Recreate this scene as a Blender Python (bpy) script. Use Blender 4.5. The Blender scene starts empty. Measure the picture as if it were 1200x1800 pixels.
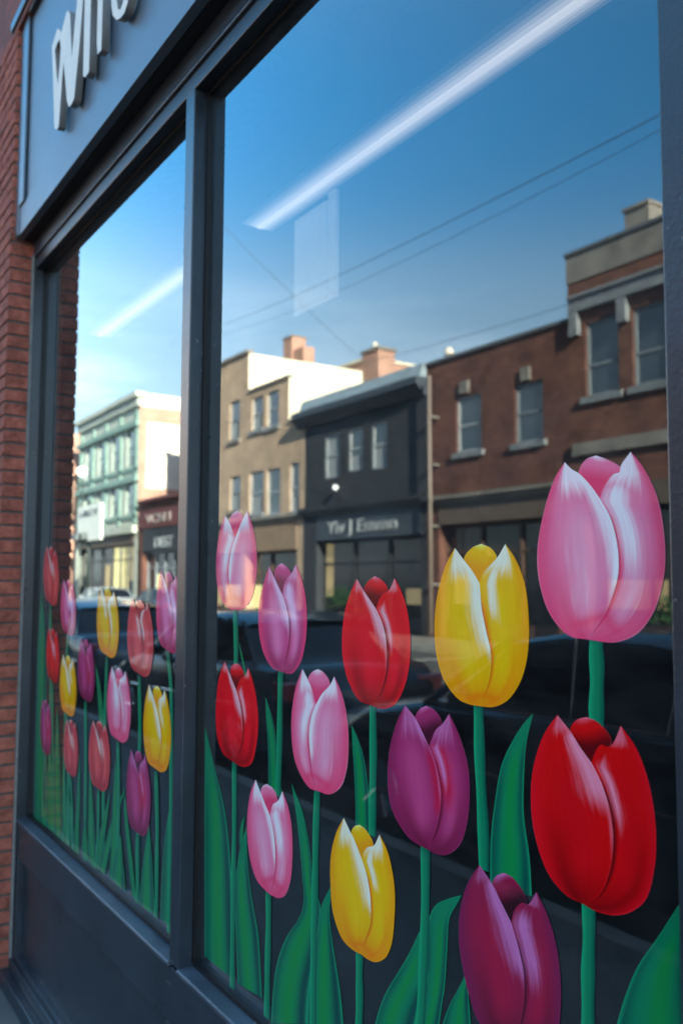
import bpy, bmesh, math, random
from mathutils import Vector, Matrix
random.seed(7)
C = bpy.context.scene
COL = C.collection
# ---------------------------------------------------------------- camera
F_PX = 1550.0
ALPHA, PITCH, ROLL = math.radians(33.2026), math.radians(4.5178), math.radians(0.2966)
CAM = Vector((0.0, -0.95, 1.6))
_f = Vector((-math.cos(ALPHA)*math.cos(PITCH), math.sin(ALPHA)*math.cos(PITCH), math.sin(PITCH)))
_r = Vector((math.sin(ALPHA), math.cos(ALPHA), 0)); _u = _r.cross(_f)
RT = _r*math.cos(ROLL) + _u*math.sin(ROLL); UP = _u*math.cos(ROLL) - _r*math.sin(ROLL)
cd = bpy.data.cameras.new('camera'); cam = bpy.data.objects.new('camera', cd); COL.objects.link(cam)
m3 = Matrix((RT, UP, -_f)).transposed()
cam.matrix_world = Matrix.Translation(CAM) @ m3.to_4x4()
cd.sensor_fit = 'HORIZONTAL'; cd.sensor_width = 24.0; cd.lens = 24.0*F_PX/1200.0
cd.clip_start = 0.05; cd.clip_end = 3000
cd.dof.use_dof = True; cd.dof.focus_distance = 1.5; cd.dof.aperture_fstop = 3.8
C.camera = cam
# ---------------------------------------------------------------- world and sun
SUN_EL, SUN_AZ = math.radians(22.0), math.radians(14.0)      # azimuth measured from +X towards +Y
w = bpy.data.worlds.new('World'); C.world = w; w.use_nodes = True
nt = w.node_tree; N = nt.nodes; L = nt.links
bg = N['Background']; sky = N.new('ShaderNodeTexSky'); sky.sky_type = 'NISHITA'; sky.sun_disc = False
sky.sun_elevation = SUN_EL; sky.sun_rotation = math.radians(90) - SUN_AZ
sky.air_density = 1.0; sky.dust_density = 0.2; sky.ozone_density = 2.6
tc = N.new('ShaderNodeTexCoord'); mp = N.new('ShaderNodeMapping'); mp.inputs['Scale'].default_value = (1.6, 1.6, 6.5)
nz = N.new('ShaderNodeTexNoise'); nz.inputs['Scale'].default_value = 2.1; nz.inputs['Detail'].default_value = 7; nz.inputs['Roughness'].default_value = .62
rp = N.new('ShaderNodeValToRGB'); rp.color_ramp.elements[0].position = .46; rp.color_ramp.elements[1].position = .78
sx = N.new('ShaderNodeSeparateXYZ'); mr = N.new('ShaderNodeMapRange')
mr.inputs['From Min'].default_value = .34; mr.inputs['From Max'].default_value = .10
mu = N.new('ShaderNodeMath'); mu.operation = 'MULTIPLY'
mx = N.new('ShaderNodeMix'); mx.data_type = 'RGBA'
L.new(tc.outputs['Generated'], mp.inputs['Vector']); L.new(mp.outputs[0], nz.inputs['Vector']); L.new(nz.outputs['Fac'], rp.inputs[0])
L.new(tc.outputs['Generated'], sx.inputs[0]); L.new(sx.outputs['Z'], mr.inputs['Value'])
L.new(rp.outputs[0], mu.inputs[0]); L.new(mr.outputs[0], mu.inputs[1]); L.new(mu.outputs[0], mx.inputs['Factor'])
hs = N.new('ShaderNodeHueSaturation'); hs.inputs['Hue'].default_value = .487; sx2 = N.new('ShaderNodeSeparateXYZ'); L.new(tc.outputs['Generated'], sx2.inputs[0])
def curve(pts):
    c = N.new('ShaderNodeFloatCurve'); cv = c.mapping.curves[0]; L.new(sx2.outputs['Z'], c.inputs['Value'])
    cv.points[0].location = pts[0]; cv.points[1].location = pts[-1]
    for p in pts[1:-1]: cv.points.new(*p)
    c.mapping.update(); return c
sat = curve([(0, .20), (.15, .27), (.30, .40), (.46, .64), (.70, .50), (1, .42)]); val = curve([(0, .30), (.12, .30), (.35, .40), (.6, .5), (1, .52)])
ms = N.new('ShaderNodeMath'); ms.operation = 'MULTIPLY'; ms.inputs[1].default_value = 2.0; L.new(sat.outputs[0], ms.inputs[0])
mv2 = N.new('ShaderNodeMath'); mv2.operation = 'MULTIPLY'; mv2.inputs[1].default_value = 2.0; L.new(val.outputs[0], mv2.inputs[0])
L.new(mv2.outputs[0], hs.inputs['Value']); L.new(ms.outputs[0], hs.inputs['Saturation'])
L.new(sky.outputs[0], hs.inputs['Color']); L.new(hs.outputs[0], mx.inputs['A']); mx.inputs['B'].default_value = (7.5, 7.6, 8.2, 1)
L.new(mx.outputs['Result'], bg.inputs['Color']); bg.inputs['Strength'].default_value = 0.088
sd = bpy.data.lights.new('sun', 'SUN'); sun = bpy.data.objects.new('sun', sd); COL.objects.link(sun)
sd.energy = 5.0; sd.angle = math.radians(0.5); sd.color = (1.0, .84, .66)
_sd = Vector((math.cos(SUN_EL)*math.cos(SUN_AZ), math.cos(SUN_EL)*math.sin(SUN_AZ), math.sin(SUN_EL)))
sun.rotation_euler = _sd.to_track_quat('Z', 'Y').to_euler()
C.view_settings.view_transform = 'Standard'; C.view_settings.look = 'None'
C.view_settings.exposure = 3.12; C.view_settings.gamma = 1.0
C.cycles.max_bounces = 10; C.cycles.transparent_max_bounces = 12; C.cycles.caustics_reflective = False

# ---------------------------------------------------------------- helpers
def ray(px, py):
    return (_f + RT*((px-600)/F_PX) + UP*((900-py)/F_PX))
def at(px, py, Y=0.0):
    d = ray(px, py); t = (Y-CAM.y)/d.y
    return CAM + d*t
W0 = 15.5
def vx(px, py, W=W0):           # point of the street opposite, seen through the mirror image: x, z
    p = at(px, py, W); return p.x, p.z
def lin(c):
    c = c/255.0
    return c/12.92 if c <= .04045 else ((c+.055)/1.055)**2.4
def srgb(r, g, b, k=1.0): return tuple(min(.95, lin(v)*k) for v in (r, g, b))

class MB:
    def __init__(s): s.v = []; s.f = []; s.m = []
    def quad(s, a, b, c, d, m=0): s.poly([a, b, c, d], m)
    def poly(s, pts, m=0):
        n = len(s.v); s.v += [tuple(p) for p in pts]; s.f.append(tuple(range(n, n+len(pts)))); s.m.append(m)
    def box(s, x0, x1, y0, y1, z0, z1, m=0):
        x0, x1 = min(x0, x1), max(x0, x1); y0, y1 = min(y0, y1), max(y0, y1); z0, z1 = min(z0, z1), max(z0, z1)
        n = len(s.v)
        s.v += [(x0,y0,z0),(x1,y0,z0),(x1,y1,z0),(x0,y1,z0),(x0,y0,z1),(x1,y0,z1),(x1,y1,z1),(x0,y1,z1)]
        for f in ((0,3,2,1),(4,5,6,7),(0,1,5,4),(1,2,6,5),(2,3,7,6),(3,0,4,7)):
            s.f.append(tuple(n+i for i in f)); s.m.append(m)
        return s
    def prism_x(s, prof, x0, x1, m=0):      # profile of (y,z) swept along x
        n = len(s.v); k = len(prof)
        s.v += [(x0, y, z) for y, z in prof] + [(x1, y, z) for y, z in prof]
        for i in range(k):
            j = (i+1) % k; s.f.append((n+i, n+j, n+k+j, n+k+i)); s.m.append(m)
        s.f.append(tuple(n+i for i in range(k))[::-1]); s.m.append(m)
        s.f.append(tuple(n+k+i for i in range(k))); s.m.append(m)
    def tube(s, pts, r, seg=10, m=0, cap=True):
        pts = [Vector(p) for p in pts]; n0 = len(s.v); rr = r if isinstance(r, (list, tuple)) else [r]*len(pts)
        for i, p in enumerate(pts):
            d = (pts[min(i+1, len(pts)-1)] - pts[max(i-1, 0)]).normalized()
            a = d.cross(Vector((0, 0, 1)) if abs(d.z) < .9 else Vector((1, 0, 0))).normalized(); b = d.cross(a)
            for k in range(seg):
                t = 2*math.pi*k/seg; s.v.append(tuple(p + a*math.cos(t)*rr[i] + b*math.sin(t)*rr[i]))
        for i in range(len(pts)-1):
            for k in range(seg):
                q = (k+1) % seg
                s.f.append((n0+i*seg+k, n0+i*seg+q, n0+(i+1)*seg+q, n0+(i+1)*seg+k)); s.m.append(m)
        if cap:
            s.f.append(tuple(n0+k for k in range(seg))[::-1]); s.m.append(m)
            e = n0+(len(pts)-1)*seg; s.f.append(tuple(e+k for k in range(seg))); s.m.append(m)
    def ball(s, c, r, m=0, sz=1.0, nu=14, nv=9):
        n0 = len(s.v)
        for i in range(nv+1):
            t = math.pi*i/nv
            for k in range(nu):
                p = 2*math.pi*k/nu
                s.v.append((c[0]+r*math.sin(t)*math.cos(p), c[1]+r*math.sin(t)*math.sin(p), c[2]+r*sz*math.cos(t)))
        for i in range(nv):
            for k in range(nu):
                q = (k+1) % nu; s.f.append((n0+i*nu+k, n0+(i+1)*nu+k, n0+(i+1)*nu+q, n0+i*nu+q)); s.m.append(m)
    def build(s, name, mats, parent=None, smooth=False, bevel=0, origin=None):
        me = bpy.data.meshes.new(name); me.from_pydata(s.v, [], s.f)
        if not isinstance(mats, (list, tuple)): mats = [mats]
        for m in mats: me.materials.append(m)
        for i, p in enumerate(me.polygons): p.material_index = s.m[i]; p.use_smooth = smooth
        me.update()
        bm = bmesh.new(); bm.from_mesh(me)
        bmesh.ops.remove_doubles(bm, verts=bm.verts, dist=1e-6) if not bevel else None
        bmesh.ops.recalc_face_normals(bm, faces=bm.faces); bm.to_mesh(me); bm.free()
        o = bpy.data.objects.new(name, me); COL.objects.link(o)
        if parent: o.parent = parent
        if bevel:
            b = o.modifiers.new('bevel', 'BEVEL'); b.width = bevel; b.segments = 2; b.limit_method = 'ANGLE'
        return o
def thing(name, label, cat, loc=(0, 0, 0), group=None):
    o = bpy.data.objects.new(name, None); COL.objects.link(o); o.empty_display_size = .1
    o['label'] = label; o['category'] = cat
    if group: o['group'] = group
    return o
def tag(o, label, cat, group=None):
    o['label'] = label; o['category'] = cat
    if group: o['group'] = group
    return o
def struct(o, kind='structure'): o['kind'] = kind; return o

# ---------------------------------------------------------------- materials
def mat(name, col, rough=.6, spec=.5, metal=0, noise=0, nscale=8, bump=0, bscale=60, emis=None, estr=0, coat=0, stretch=(1, 1, 1), col2=None, speck=0):
    m = bpy.data.materials.new(name); m.use_nodes = True; nt = m.node_tree; N = nt.nodes; L = nt.links
    b = N['Principled BSDF']; b.inputs['Roughness'].default_value = rough; b.inputs['Metallic'].default_value = metal
    b.inputs['Specular IOR Level'].default_value = spec; b.inputs['Coat Weight'].default_value = coat; b.inputs['Coat Roughness'].default_value = .08
    b.inputs['Base Color'].default_value = (*col, 1)
    geo = N.new('ShaderNodeNewGeometry'); mp = N.new('ShaderNodeMapping'); mp.inputs['Scale'].default_value = stretch
    L.new(geo.outputs['Position'], mp.inputs['Vector'])
    if noise:
        n = N.new('ShaderNodeTexNoise'); n.inputs['Scale'].default_value = nscale; n.inputs['Detail'].default_value = 6; n.inputs['Roughness'].default_value = .65
        L.new(mp.outputs[0], n.inputs['Vector'])
        r = N.new('ShaderNodeValToRGB'); r.color_ramp.elements[0].position = .3; r.color_ramp.elements[1].position = .7
        c2 = col2 or tuple(min(1, c*(1+noise)) for c in col)
        r.color_ramp.elements[0].color = (*[c*(1-noise) for c in col], 1); r.color_ramp.elements[1].color = (*c2, 1)
        L.new(n.outputs['Fac'], r.inputs[0]); L.new(r.outputs[0], b.inputs['Base Color'])
        mr = N.new('ShaderNodeMapRange'); mr.inputs['To Min'].default_value = max(0, rough-.1); mr.inputs['To Max'].default_value = min(1, rough+.12)
        L.new(n.outputs['Fac'], mr.inputs['Value']); L.new(mr.outputs[0], b.inputs['Roughness'])
    if bump:
        n2 = N.new('ShaderNodeTexNoise'); n2.inputs['Scale'].default_value = bscale; n2.inputs['Detail'].default_value = 5
        L.new(mp.outputs[0], n2.inputs['Vector'])
        bp = N.new('ShaderNodeBump'); bp.inputs['Strength'].default_value = bump; bp.inputs['Distance'].default_value = .01
        L.new(n2.outputs['Fac'], bp.inputs['Height']); L.new(bp.outputs[0], b.inputs['Normal'])
    if speck:      # scattered pale chips and splashes
        n3 = N.new('ShaderNodeTexNoise'); n3.inputs['Scale'].default_value = 55; n3.inputs['Detail'].default_value = 3
        n4 = N.new('ShaderNodeTexNoise'); n4.inputs['Scale'].default_value = 4; n4.inputs['Detail'].default_value = 4
        L.new(geo.outputs['Position'], n3.inputs['Vector']); L.new(geo.outputs['Position'], n4.inputs['Vector'])
        ad = N.new('ShaderNodeMath'); ad.operation = 'MULTIPLY_ADD'; ad.inputs[1].default_value = .35; L.new(n4.outputs['Fac'], ad.inputs[0]); L.new(n3.outputs['Fac'], ad.inputs[2])
        r3 = N.new('ShaderNodeMapRange'); r3.inputs['From Min'].default_value = .90; r3.inputs['From Max'].default_value = .94; r3.inputs['To Max'].default_value = .6; L.new(ad.outputs[0], r3.inputs['Value'])
        m4 = N.new('ShaderNodeMix'); m4.data_type = 'RGBA'; L.new(r3.outputs[0], m4.inputs['Factor']); L.new(b.inputs['Base Color'].links[0].from_socket, m4.inputs['A']); m4.inputs['B'].default_value = (.26, .27, .26, 1)
        L.new(m4.outputs['Result'], b.inputs['Base Color'])
    if emis:
        b.inputs['Emission Color'].default_value = (*emis, 1); b.inputs['Emission Strength'].default_value = estr
    return m
def brick_mat(name, c1, c2, mortar, bw=.215, bh=.065, mort=.01, dirt=.35, bump=.6):
    m = bpy.data.materials.new(name); m.use_nodes = True; nt = m.node_tree; N = nt.nodes; L = nt.links
    b = N['Principled BSDF']; b.inputs['Roughness'].default_value = .85; b.inputs['Specular IOR Level'].default_value = .25
    g = N.new('ShaderNodeNewGeometry'); sp = N.new('ShaderNodeSeparateXYZ'); sn = N.new('ShaderNodeSeparateXYZ')
    L.new(g.outputs['Position'], sp.inputs[0]); L.new(g.outputs['True Normal'], sn.inputs[0])
    ab = N.new('ShaderNodeMath'); ab.operation = 'ABSOLUTE'; L.new(sn.outputs['X'], ab.inputs[0])
    mixf = N.new('ShaderNodeMix'); mixf.data_type = 'FLOAT'
    L.new(ab.outputs[0], mixf.inputs['Factor']); L.new(sp.outputs['X'], mixf.inputs['A']); L.new(sp.outputs['Y'], mixf.inputs['B'])
    cb = N.new('ShaderNodeCombineXYZ'); L.new(mixf.outputs['Result'], cb.inputs[0]); L.new(sp.outputs['Z'], cb.inputs[1])
    t = N.new('ShaderNodeTexBrick'); t.inputs['Scale'].default_value = 1; t.inputs['Brick Width'].default_value = bw+mort
    t.inputs['Row Height'].default_value = bh+mort; t.inputs['Mortar Size'].default_value = mort*.5; t.inputs['Mortar Smooth'].default_value = .3
    t.inputs['Color1'].default_value = (*c1, 1); t.inputs['Color2'].default_value = (*c2, 1); t.inputs['Mortar'].default_value = (*mortar, 1)
    t.inputs['Bias'].default_value = 0.0
    L.new(cb.outputs[0], t.inputs['Vector'])
    n = N.new('ShaderNodeTexNoise'); n.inputs['Scale'].default_value = .9; n.inputs['Detail'].default_value = 8; n.inputs['Roughness'].default_value = .7
    L.new(g.outputs['Position'], n.inputs['Vector'])
    r = N.new('ShaderNodeMapRange'); r.inputs['From Min'].default_value = .3; r.inputs['From Max'].default_value = .7
    r.inputs['To Min'].default_value = 1-dirt; r.inputs['To Max'].default_value = 1+dirt*.5; L.new(n.outputs['Fac'], r.inputs['Value'])
    mm = N.new('ShaderNodeVectorMath'); mm.operation = 'SCALE'; L.new(t.outputs['Color'], mm.inputs[0]); L.new(r.outputs[0], mm.inputs['Scale'])
    L.new(mm.outputs[0], b.inputs['Base Color'])
    n2 = N.new('ShaderNodeTexNoise'); n2.inputs['Scale'].default_value = 45; L.new(g.outputs['Position'], n2.inputs['Vector'])
    iv = N.new('ShaderNodeMath'); iv.operation = 'MULTIPLY_ADD'; iv.inputs[1].default_value = -1.0; L.new(t.outputs['Fac'], iv.inputs[0]); L.new(n2.outputs['Fac'], iv.inputs[2])
    bp = N.new('ShaderNodeBump'); bp.inputs['Strength'].default_value = bump; bp.inputs['Distance'].default_value = .008
    L.new(iv.outputs[0], bp.inputs['Height']); L.new(bp.outputs[0], b.inputs['Normal'])
    return m
def glass_mat(name, ior=1.5):
    m = bpy.data.materials.new(name); m.use_nodes = True; nt = m.node_tree; N = nt.nodes; L = nt.links
    N.remove(N['Principled BSDF']); out = N['Material Output']
    g = N.new('ShaderNodeNewGeometry'); io = N.new('ShaderNodeMix'); io.data_type = 'FLOAT'
    io.inputs['A'].default_value = ior; io.inputs['B'].default_value = 1/ior; L.new(g.outputs['Backfacing'], io.inputs['Factor'])
    fr = N.new('ShaderNodeFresnel'); L.new(io.outputs['Result'], fr.inputs['IOR'])
    a = N.new('ShaderNodeMath'); a.operation = 'MULTIPLY'; a.inputs[1].default_value = 2.0; L.new(fr.outputs[0], a.inputs[0])
    b = N.new('ShaderNodeMath'); b.operation = 'ADD'; b.inputs[1].default_value = 1.0; L.new(fr.outputs[0], b.inputs[0])
    d = N.new('ShaderNodeMath'); d.operation = 'DIVIDE'; L.new(a.outputs[0], d.inputs[0]); L.new(b.outputs[0], d.inputs[1])   # both faces of the pane
    tr = N.new('ShaderNodeBsdfTransparent'); tr.inputs[0].default_value = (.80, .84, .84, 1)
    gl = N.new('ShaderNodeBsdfGlossy'); gl.inputs['Roughness'].default_value = 0.0; gl.inputs['Color'].default_value = (.72, .88, .93, 1)
    mx = N.new('ShaderNodeMixShader'); L.new(d.outputs[0], mx.inputs[0]); L.new(tr.outputs[0], mx.inputs[1]); L.new(gl.outputs[0], mx.inputs[2])
    n = N.new('ShaderNodeTexNoise'); n.inputs['Scale'].default_value = 1.3; n.inputs['Detail'].default_value = 1; L.new(g.outputs['Position'], n.inputs['Vector'])
    bp = N.new('ShaderNodeBump'); bp.inputs['Strength'].default_value = .012; bp.inputs['Distance'].default_value = .05
    L.new(n.outputs['Fac'], bp.inputs['Height']); L.new(bp.outputs[0], gl.inputs['Normal'])
    df = N.new('ShaderNodeBsdfDiffuse'); df.inputs['Color'].default_value = (.55, .57, .58, 1)      # film of dust and wiping smears
    mpd = N.new('ShaderNodeMapping'); mpd.inputs['Scale'].default_value = (1.0, 1, 2.6); mpd.inputs['Rotation'].default_value = (0, .6, 0)
    nd = N.new('ShaderNodeTexNoise'); nd.inputs['Scale'].default_value = 3.2; nd.inputs['Detail'].default_value = 7; nd.inputs['Roughness'].default_value = .7; nd.inputs['Distortion'].default_value = .8
    L.new(g.outputs['Position'], mpd.inputs[0]); L.new(mpd.outputs[0], nd.inputs['Vector'])
    rd = N.new('ShaderNodeMapRange'); rd.inputs['From Min'].default_value = .35; rd.inputs['From Max'].default_value = .75; rd.inputs['To Min'].default_value = .008; rd.inputs['To Max'].default_value = .042
    L.new(nd.outputs['Fac'], rd.inputs['Value'])
    mxd = N.new('ShaderNodeMixShader'); L.new(rd.outputs[0], mxd.inputs[0]); L.new(mx.outputs[0], mxd.inputs[1]); L.new(df.outputs[0], mxd.inputs[2])
    L.new(mxd.outputs[0], out.inputs['Surface'])
    return m
def clear_mat():
    m = bpy.data.materials.new('pane_back'); m.use_nodes = True; nt = m.node_tree; N = nt.nodes
    N.remove(N['Principled BSDF']); t = N.new('ShaderNodeBsdfTransparent'); nt.links.new(t.outputs[0], N['Material Output'].inputs['Surface']); return m
def paint_mat():
    m = bpy.data.materials.new('window_paint'); m.use_nodes = True; nt = m.node_tree; N = nt.nodes; L = nt.links
    b = N['Principled BSDF']; b.inputs['Roughness'].default_value = .5; b.inputs['Specular IOR Level'].default_value = .1
    b.inputs['Coat Weight'].default_value = 1.0; b.inputs['Coat Roughness'].default_value = .015; b.inputs['Coat IOR'].default_value = 1.42
    c = N.new('ShaderNodeAttribute'); c.attribute_name = 'Col'; h = N.new('ShaderNodeAttribute'); h.attribute_name = 'Hl'
    uv = N.new('ShaderNodeUVMap'); uv.uv_map = 'UVMap'
    mp = N.new('ShaderNodeMapping'); mp.inputs['Scale'].default_value = (10, 2.0, 1); mp.inputs['Rotation'].default_value = (0, 0, .5)
    L.new(uv.outputs[0], mp.inputs['Vector'])
    n = N.new('ShaderNodeTexNoise'); n.inputs['Scale'].default_value = 1.2; n.inputs['Detail'].default_value = 4; n.inputs['Roughness'].default_value = .6
    L.new(mp.outputs[0], n.inputs['Vector'])
    mp2 = N.new('ShaderNodeMapping'); mp2.inputs['Scale'].default_value = (17, 1.6, 1); L.new(uv.outputs[0], mp2.inputs['Vector'])
    n2 = N.new('ShaderNodeTexNoise'); n2.inputs['Scale'].default_value = 1.0; n2.inputs['Detail'].default_value = 3; L.new(mp2.outputs[0], n2.inputs['Vector'])
    # highlight mask broken into brush strokes
    r = N.new('ShaderNodeMapRange'); r.inputs['From Min'].default_value = .3; r.inputs['From Max'].default_value = .7
    r.inputs['To Min'].default_value = -.26; r.inputs['To Max'].default_value = .16; L.new(n.outputs['Fac'], r.inputs['Value'])
    a = N.new('ShaderNodeMath'); a.operation = 'ADD'; L.new(h.outputs['Alpha'], a.inputs[0]); L.new(r.outputs[0], a.inputs[1])
    s = N.new('ShaderNodeMapRange'); s.interpolation_type = 'SMOOTHSTEP'; s.inputs['From Min'].default_value = .08; s.inputs['From Max'].default_value = 1.05
    L.new(a.outputs[0], s.inputs['Value'])
    v = N.new('ShaderNodeMapRange'); v.inputs['From Min'].default_value = .25; v.inputs['From Max'].default_value = .75
    v.inputs['To Min'].default_value = .955; v.inputs['To Max'].default_value = 1.045; L.new(n2.outputs['Fac'], v.inputs['Value'])
    sc = N.new('ShaderNodeVectorMath'); sc.operation = 'SCALE'; L.new(c.outputs['Color'], sc.inputs[0]); L.new(v.outputs[0], sc.inputs['Scale'])
    mx = N.new('ShaderNodeMix'); mx.data_type = 'RGBA'; L.new(s.outputs[0], mx.inputs['Factor']); L.new(sc.outputs[0], mx.inputs['A']); L.new(h.outputs['Color'], mx.inputs['B'])
    L.new(mx.outputs['Result'], b.inputs['Base Color'])
    bp = N.new('ShaderNodeBump'); bp.inputs['Strength'].default_value = .12; bp.inputs['Distance'].default_value = .002
    L.new(n2.outputs['Fac'], bp.inputs['Height']); L.new(bp.outputs[0], b.inputs['Normal'])
    return m
M = dict(
    frame=mat('grey_blue_frame_paint', (.024, .033, .042), .30, .55, noise=.34, nscale=3.5, speck=1, bump=.10, bscale=180),
    frame_dark=mat('dark_frame_shadow_gap', (.012, .014, .017), .6, .3, noise=.2),
    signp=mat('sign_board_paint', (.105, .15, .19), .42, .5, noise=.08, nscale=3, bump=.06, bscale=90),
    letter=mat('cream_sign_letters', (.78, .72, .58), .5, .4, noise=.08, nscale=20),
    gasket=mat('black_rubber_gasket', (.008, .008, .009), .5, .4, noise=.2),
    dust=mat('sill_top_paint', (.055, .075, .092), .45, .5, noise=.4, nscale=9, speck=1, bump=.15, bscale=120),
    tape=mat('pale_caulk', (.22, .22, .20), .8, .2, noise=.25, nscale=30),
    brick=brick_mat('red_brick_wall', (.27, .09, .065), (.19, .066, .05), (.10, .085, .075)),
    brick_loose=mat('red_brick_units', (.31, .095, .062), .85, .2, noise=.5, nscale=14, bump=.9, bscale=60),
    mortar=mat('grey_mortar', (.10, .085, .075), .95, .1, noise=.3, nscale=30),
    glass=glass_mat('window_glass', 1.76), clear=clear_mat(), paint=paint_mat(),
    asphalt=mat('asphalt_road', (.075, .073, .072), .85, .3, noise=.3, nscale=3, bump=.4, bscale=150),
    ground=mat('ground_earth', (.07, .068, .06), .95, .2, noise=.3, nscale=.5),
    walk=mat('concrete_pavement', (.11, .108, .10), .85, .3, noise=.2, nscale=2.2, bump=.2, bscale=60),
    kerb=mat('concrete_kerb', (.28, .27, .25), .85, .3, noise=.2, nscale=4),
    yellowline=mat('yellow_road_paint', (.45, .30, .03), .7, .3, noise=.3, nscale=12),
    whiteline=mat('white_road_paint', (.55, .55, .52), .7, .3, noise=.3, nscale=12),
    room=mat('dark_room_paint', (.012, .014, .018), .9, .1, noise=.2),
    roomfloor=mat('dark_floor_boards', (.02, .018, .016), .7, .2, noise=.3),
    tubeglow=mat('fluorescent_tube', (.8, .8, .8), .5, emis=(1, .86, .76), estr=.085),
**{'glow%d' % k: mat('tube_falloff_glow', (.5, .5, .5), .5, emis=(1, .86, .76), estr=e) for k, e in enumerate((.060, .044, .022, .009))},  # emission steps down to imitate the tube's soft falloff
    fixture=mat('white_light_fixture', (.5, .5, .5), .5, noise=.05),
    panelpale=mat('pale_board_glow', (.75, .78, .80), .7, noise=.06, emis=(.9, .95, 1), estr=.006),  # faint emission stands in for strip light falling on the board
)
def atz(px, py, z):
    d = ray(px, py); t = (z-CAM.z)/d.z; return CAM + d*t
# ---------------------------------------------------------------- ground, road, pavements
def sheet(name, x0, x1, y0, y1, z, m):
    b = MB(); b.quad((x0,y0,z),(x1,y0,z),(x1,y1,z),(x0,y1,z)); return struct(b.build(name, m))
sheet('ground', -900, 900, -900, 900, -.16, M['ground'])
sheet('road', -300, 40, -12.9, -2.45, -.14, M['asphalt'])
b = MB(); b.box(-300, 40, -2.32, .3, -.15, 0); struct(b.build('pavement', M['walk']))
b = MB(); b.box(-300, 40, -2.45, -2.32, -.15, .004); struct(b.build('kerb', M['kerb'], bevel=.015))
b = MB(); b.box(-300, 40, -15.5, -13.03, -.15, 0); struct(b.build('pavement', M['walk']))
b = MB(); b.box(-300, 40, -13.03, -12.9, -.15, .004); struct(b.build('kerb', M['kerb'], bevel=.015))
b = MB()
for dy in (-.12, .12): b.box(-300, 40, -7.68+dy-.05, -7.68+dy+.05, -.139, -.136)
struct(b.build('centre_line', M['yellowline']))
b = MB()
for i in range(14):
    x = 2.6-6.1*i; b.box(x-.05, x+.05, -12.85, -10.6, -.139, -.136)
struct(b.build('parking_line', M['whiteline']))

# ---------------------------------------------------------------- the shopfront near the camera
YF = -.045
XG = at(68, 900, 0).x                       # left edge of the left pane
ZB = at(57, 1437, 0).z                      # bottom of the glass
ZH = at(395, 170, .040).z                   # underside of the header
ZT = at(345, 115, YF).z                     # top of the header
XM0, XM1 = at(313.5, 900, YF).x, at(328.5, 900, YF).x
XR0 = at(1171, 700, YF).x; XR1 = XR0 + .062
XE = XR1 + 1.37                              # far edge of a third pane, out of view
XB = XG - .022                               # face of the brick return
YB = -.146
sf = thing('shopfront', 'slate blue painted timber shopfront with tall panes set beside the red brick pier', 'shopfront')
b = MB()
b.box(XM0, XM1, YF-.001, .05, ZB-.012, ZH+.001); b.build('mullion', M['frame'], sf, bevel=.0025)
b = MB(); b.box(XR0, XR1, YF-.001, .05, ZB-.012, ZH+.001); b.build('mullion', M['frame'], sf, bevel=.0025)
b = MB(); b.box(XG-.02, XG, -.051, .05, .10, ZT); b.build('jamb', M['frame'], sf, bevel=.0025)
b = MB(); b.box(XG-.018, XG+.003, -.0575, -.0512, .0, ZT-.003); b.build('caulk_strip', M['tape'], sf)
b = MB(); b.box(XG, XE, YF, .05, ZH, ZT); b.box(XG, XE, YF+.012, YF-.0002, ZT-.045, ZT-.0385)
b.build('header', M['frame'], sf, bevel=.003)
b = MB(); b.box(XG+.0, XE, YF-.009, YF-.0003, ZT-.012, ZT-.002); b.build('header_bead', M['dust'], sf, bevel=.002)
# gaskets round each pane
for (a, c) in ((XG, XM0), (XM1, XR0), (XR1, XE)):
    b = MB()
    b.box(a, a+.012, -.010, -.0002, ZB, ZH); b.box(c-.010, c, -.010, -.0002, ZB, ZH)
    b.box(a+.012, c-.010, -.012, -.0002, ZB-.004, ZB+.006); b.box(a+.012, c-.010, -.010, -.0002, ZH-.012, ZH-.0005)
    b.build('gasket', M['gasket'], sf)
    b = MB(); b.box(a-.01 if a > XG+.1 else a, c+.01, 0, .006, ZB-.008, ZH+.01)
    g = b.build('glass_pane', [M['glass'], M['clear']], sf)
    for p in g.data.polygons: p.material_index = 0 if p.normal.y < -.5 else 1
# sill and apron
b = MB()
for (a, c) in ((XG, XM0-.0003), (XM1+.0003, XR0-.0003), (XR1+.0003, XE)):
    b.prism_x([(YF-.006, ZB-.022), (YF-.006, ZB-.013), (YF-.002, ZB-.010), (.05, ZB-.004), (.05, ZB-.022)], a, c)
b.build('sill', M['dust'], sf, bevel=.0012)
b = MB()
zr = ZB-.16
b.box(XG, XE, YF, .05, zr, ZB-.0225)
for (a, c) in ((XG, XG+.045), (XM0-.02, XM1+.02), (XR0-.02, XR1+.02), (XE-.05, XE)):
    b.box(a, c, YF-.0006, .045, .105, zr-.0004)
b.build('apron_rail', M['frame'], sf, bevel=.003)
b = MB(); b.box(XG, XE, YF+.022, .04, .1, zr); b.build('apron_panel', M['frame'], sf)
b = MB()
b.box(XG, XE, -.062, .04, .060, .1045); b.box(XG, XE, -.048, .03, .105, .122)
b.box(XG-.02, XE, -.092, .04, 0.0, .0595)
b.build('plinth', M['frame'], sf, bevel=.004)
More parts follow.
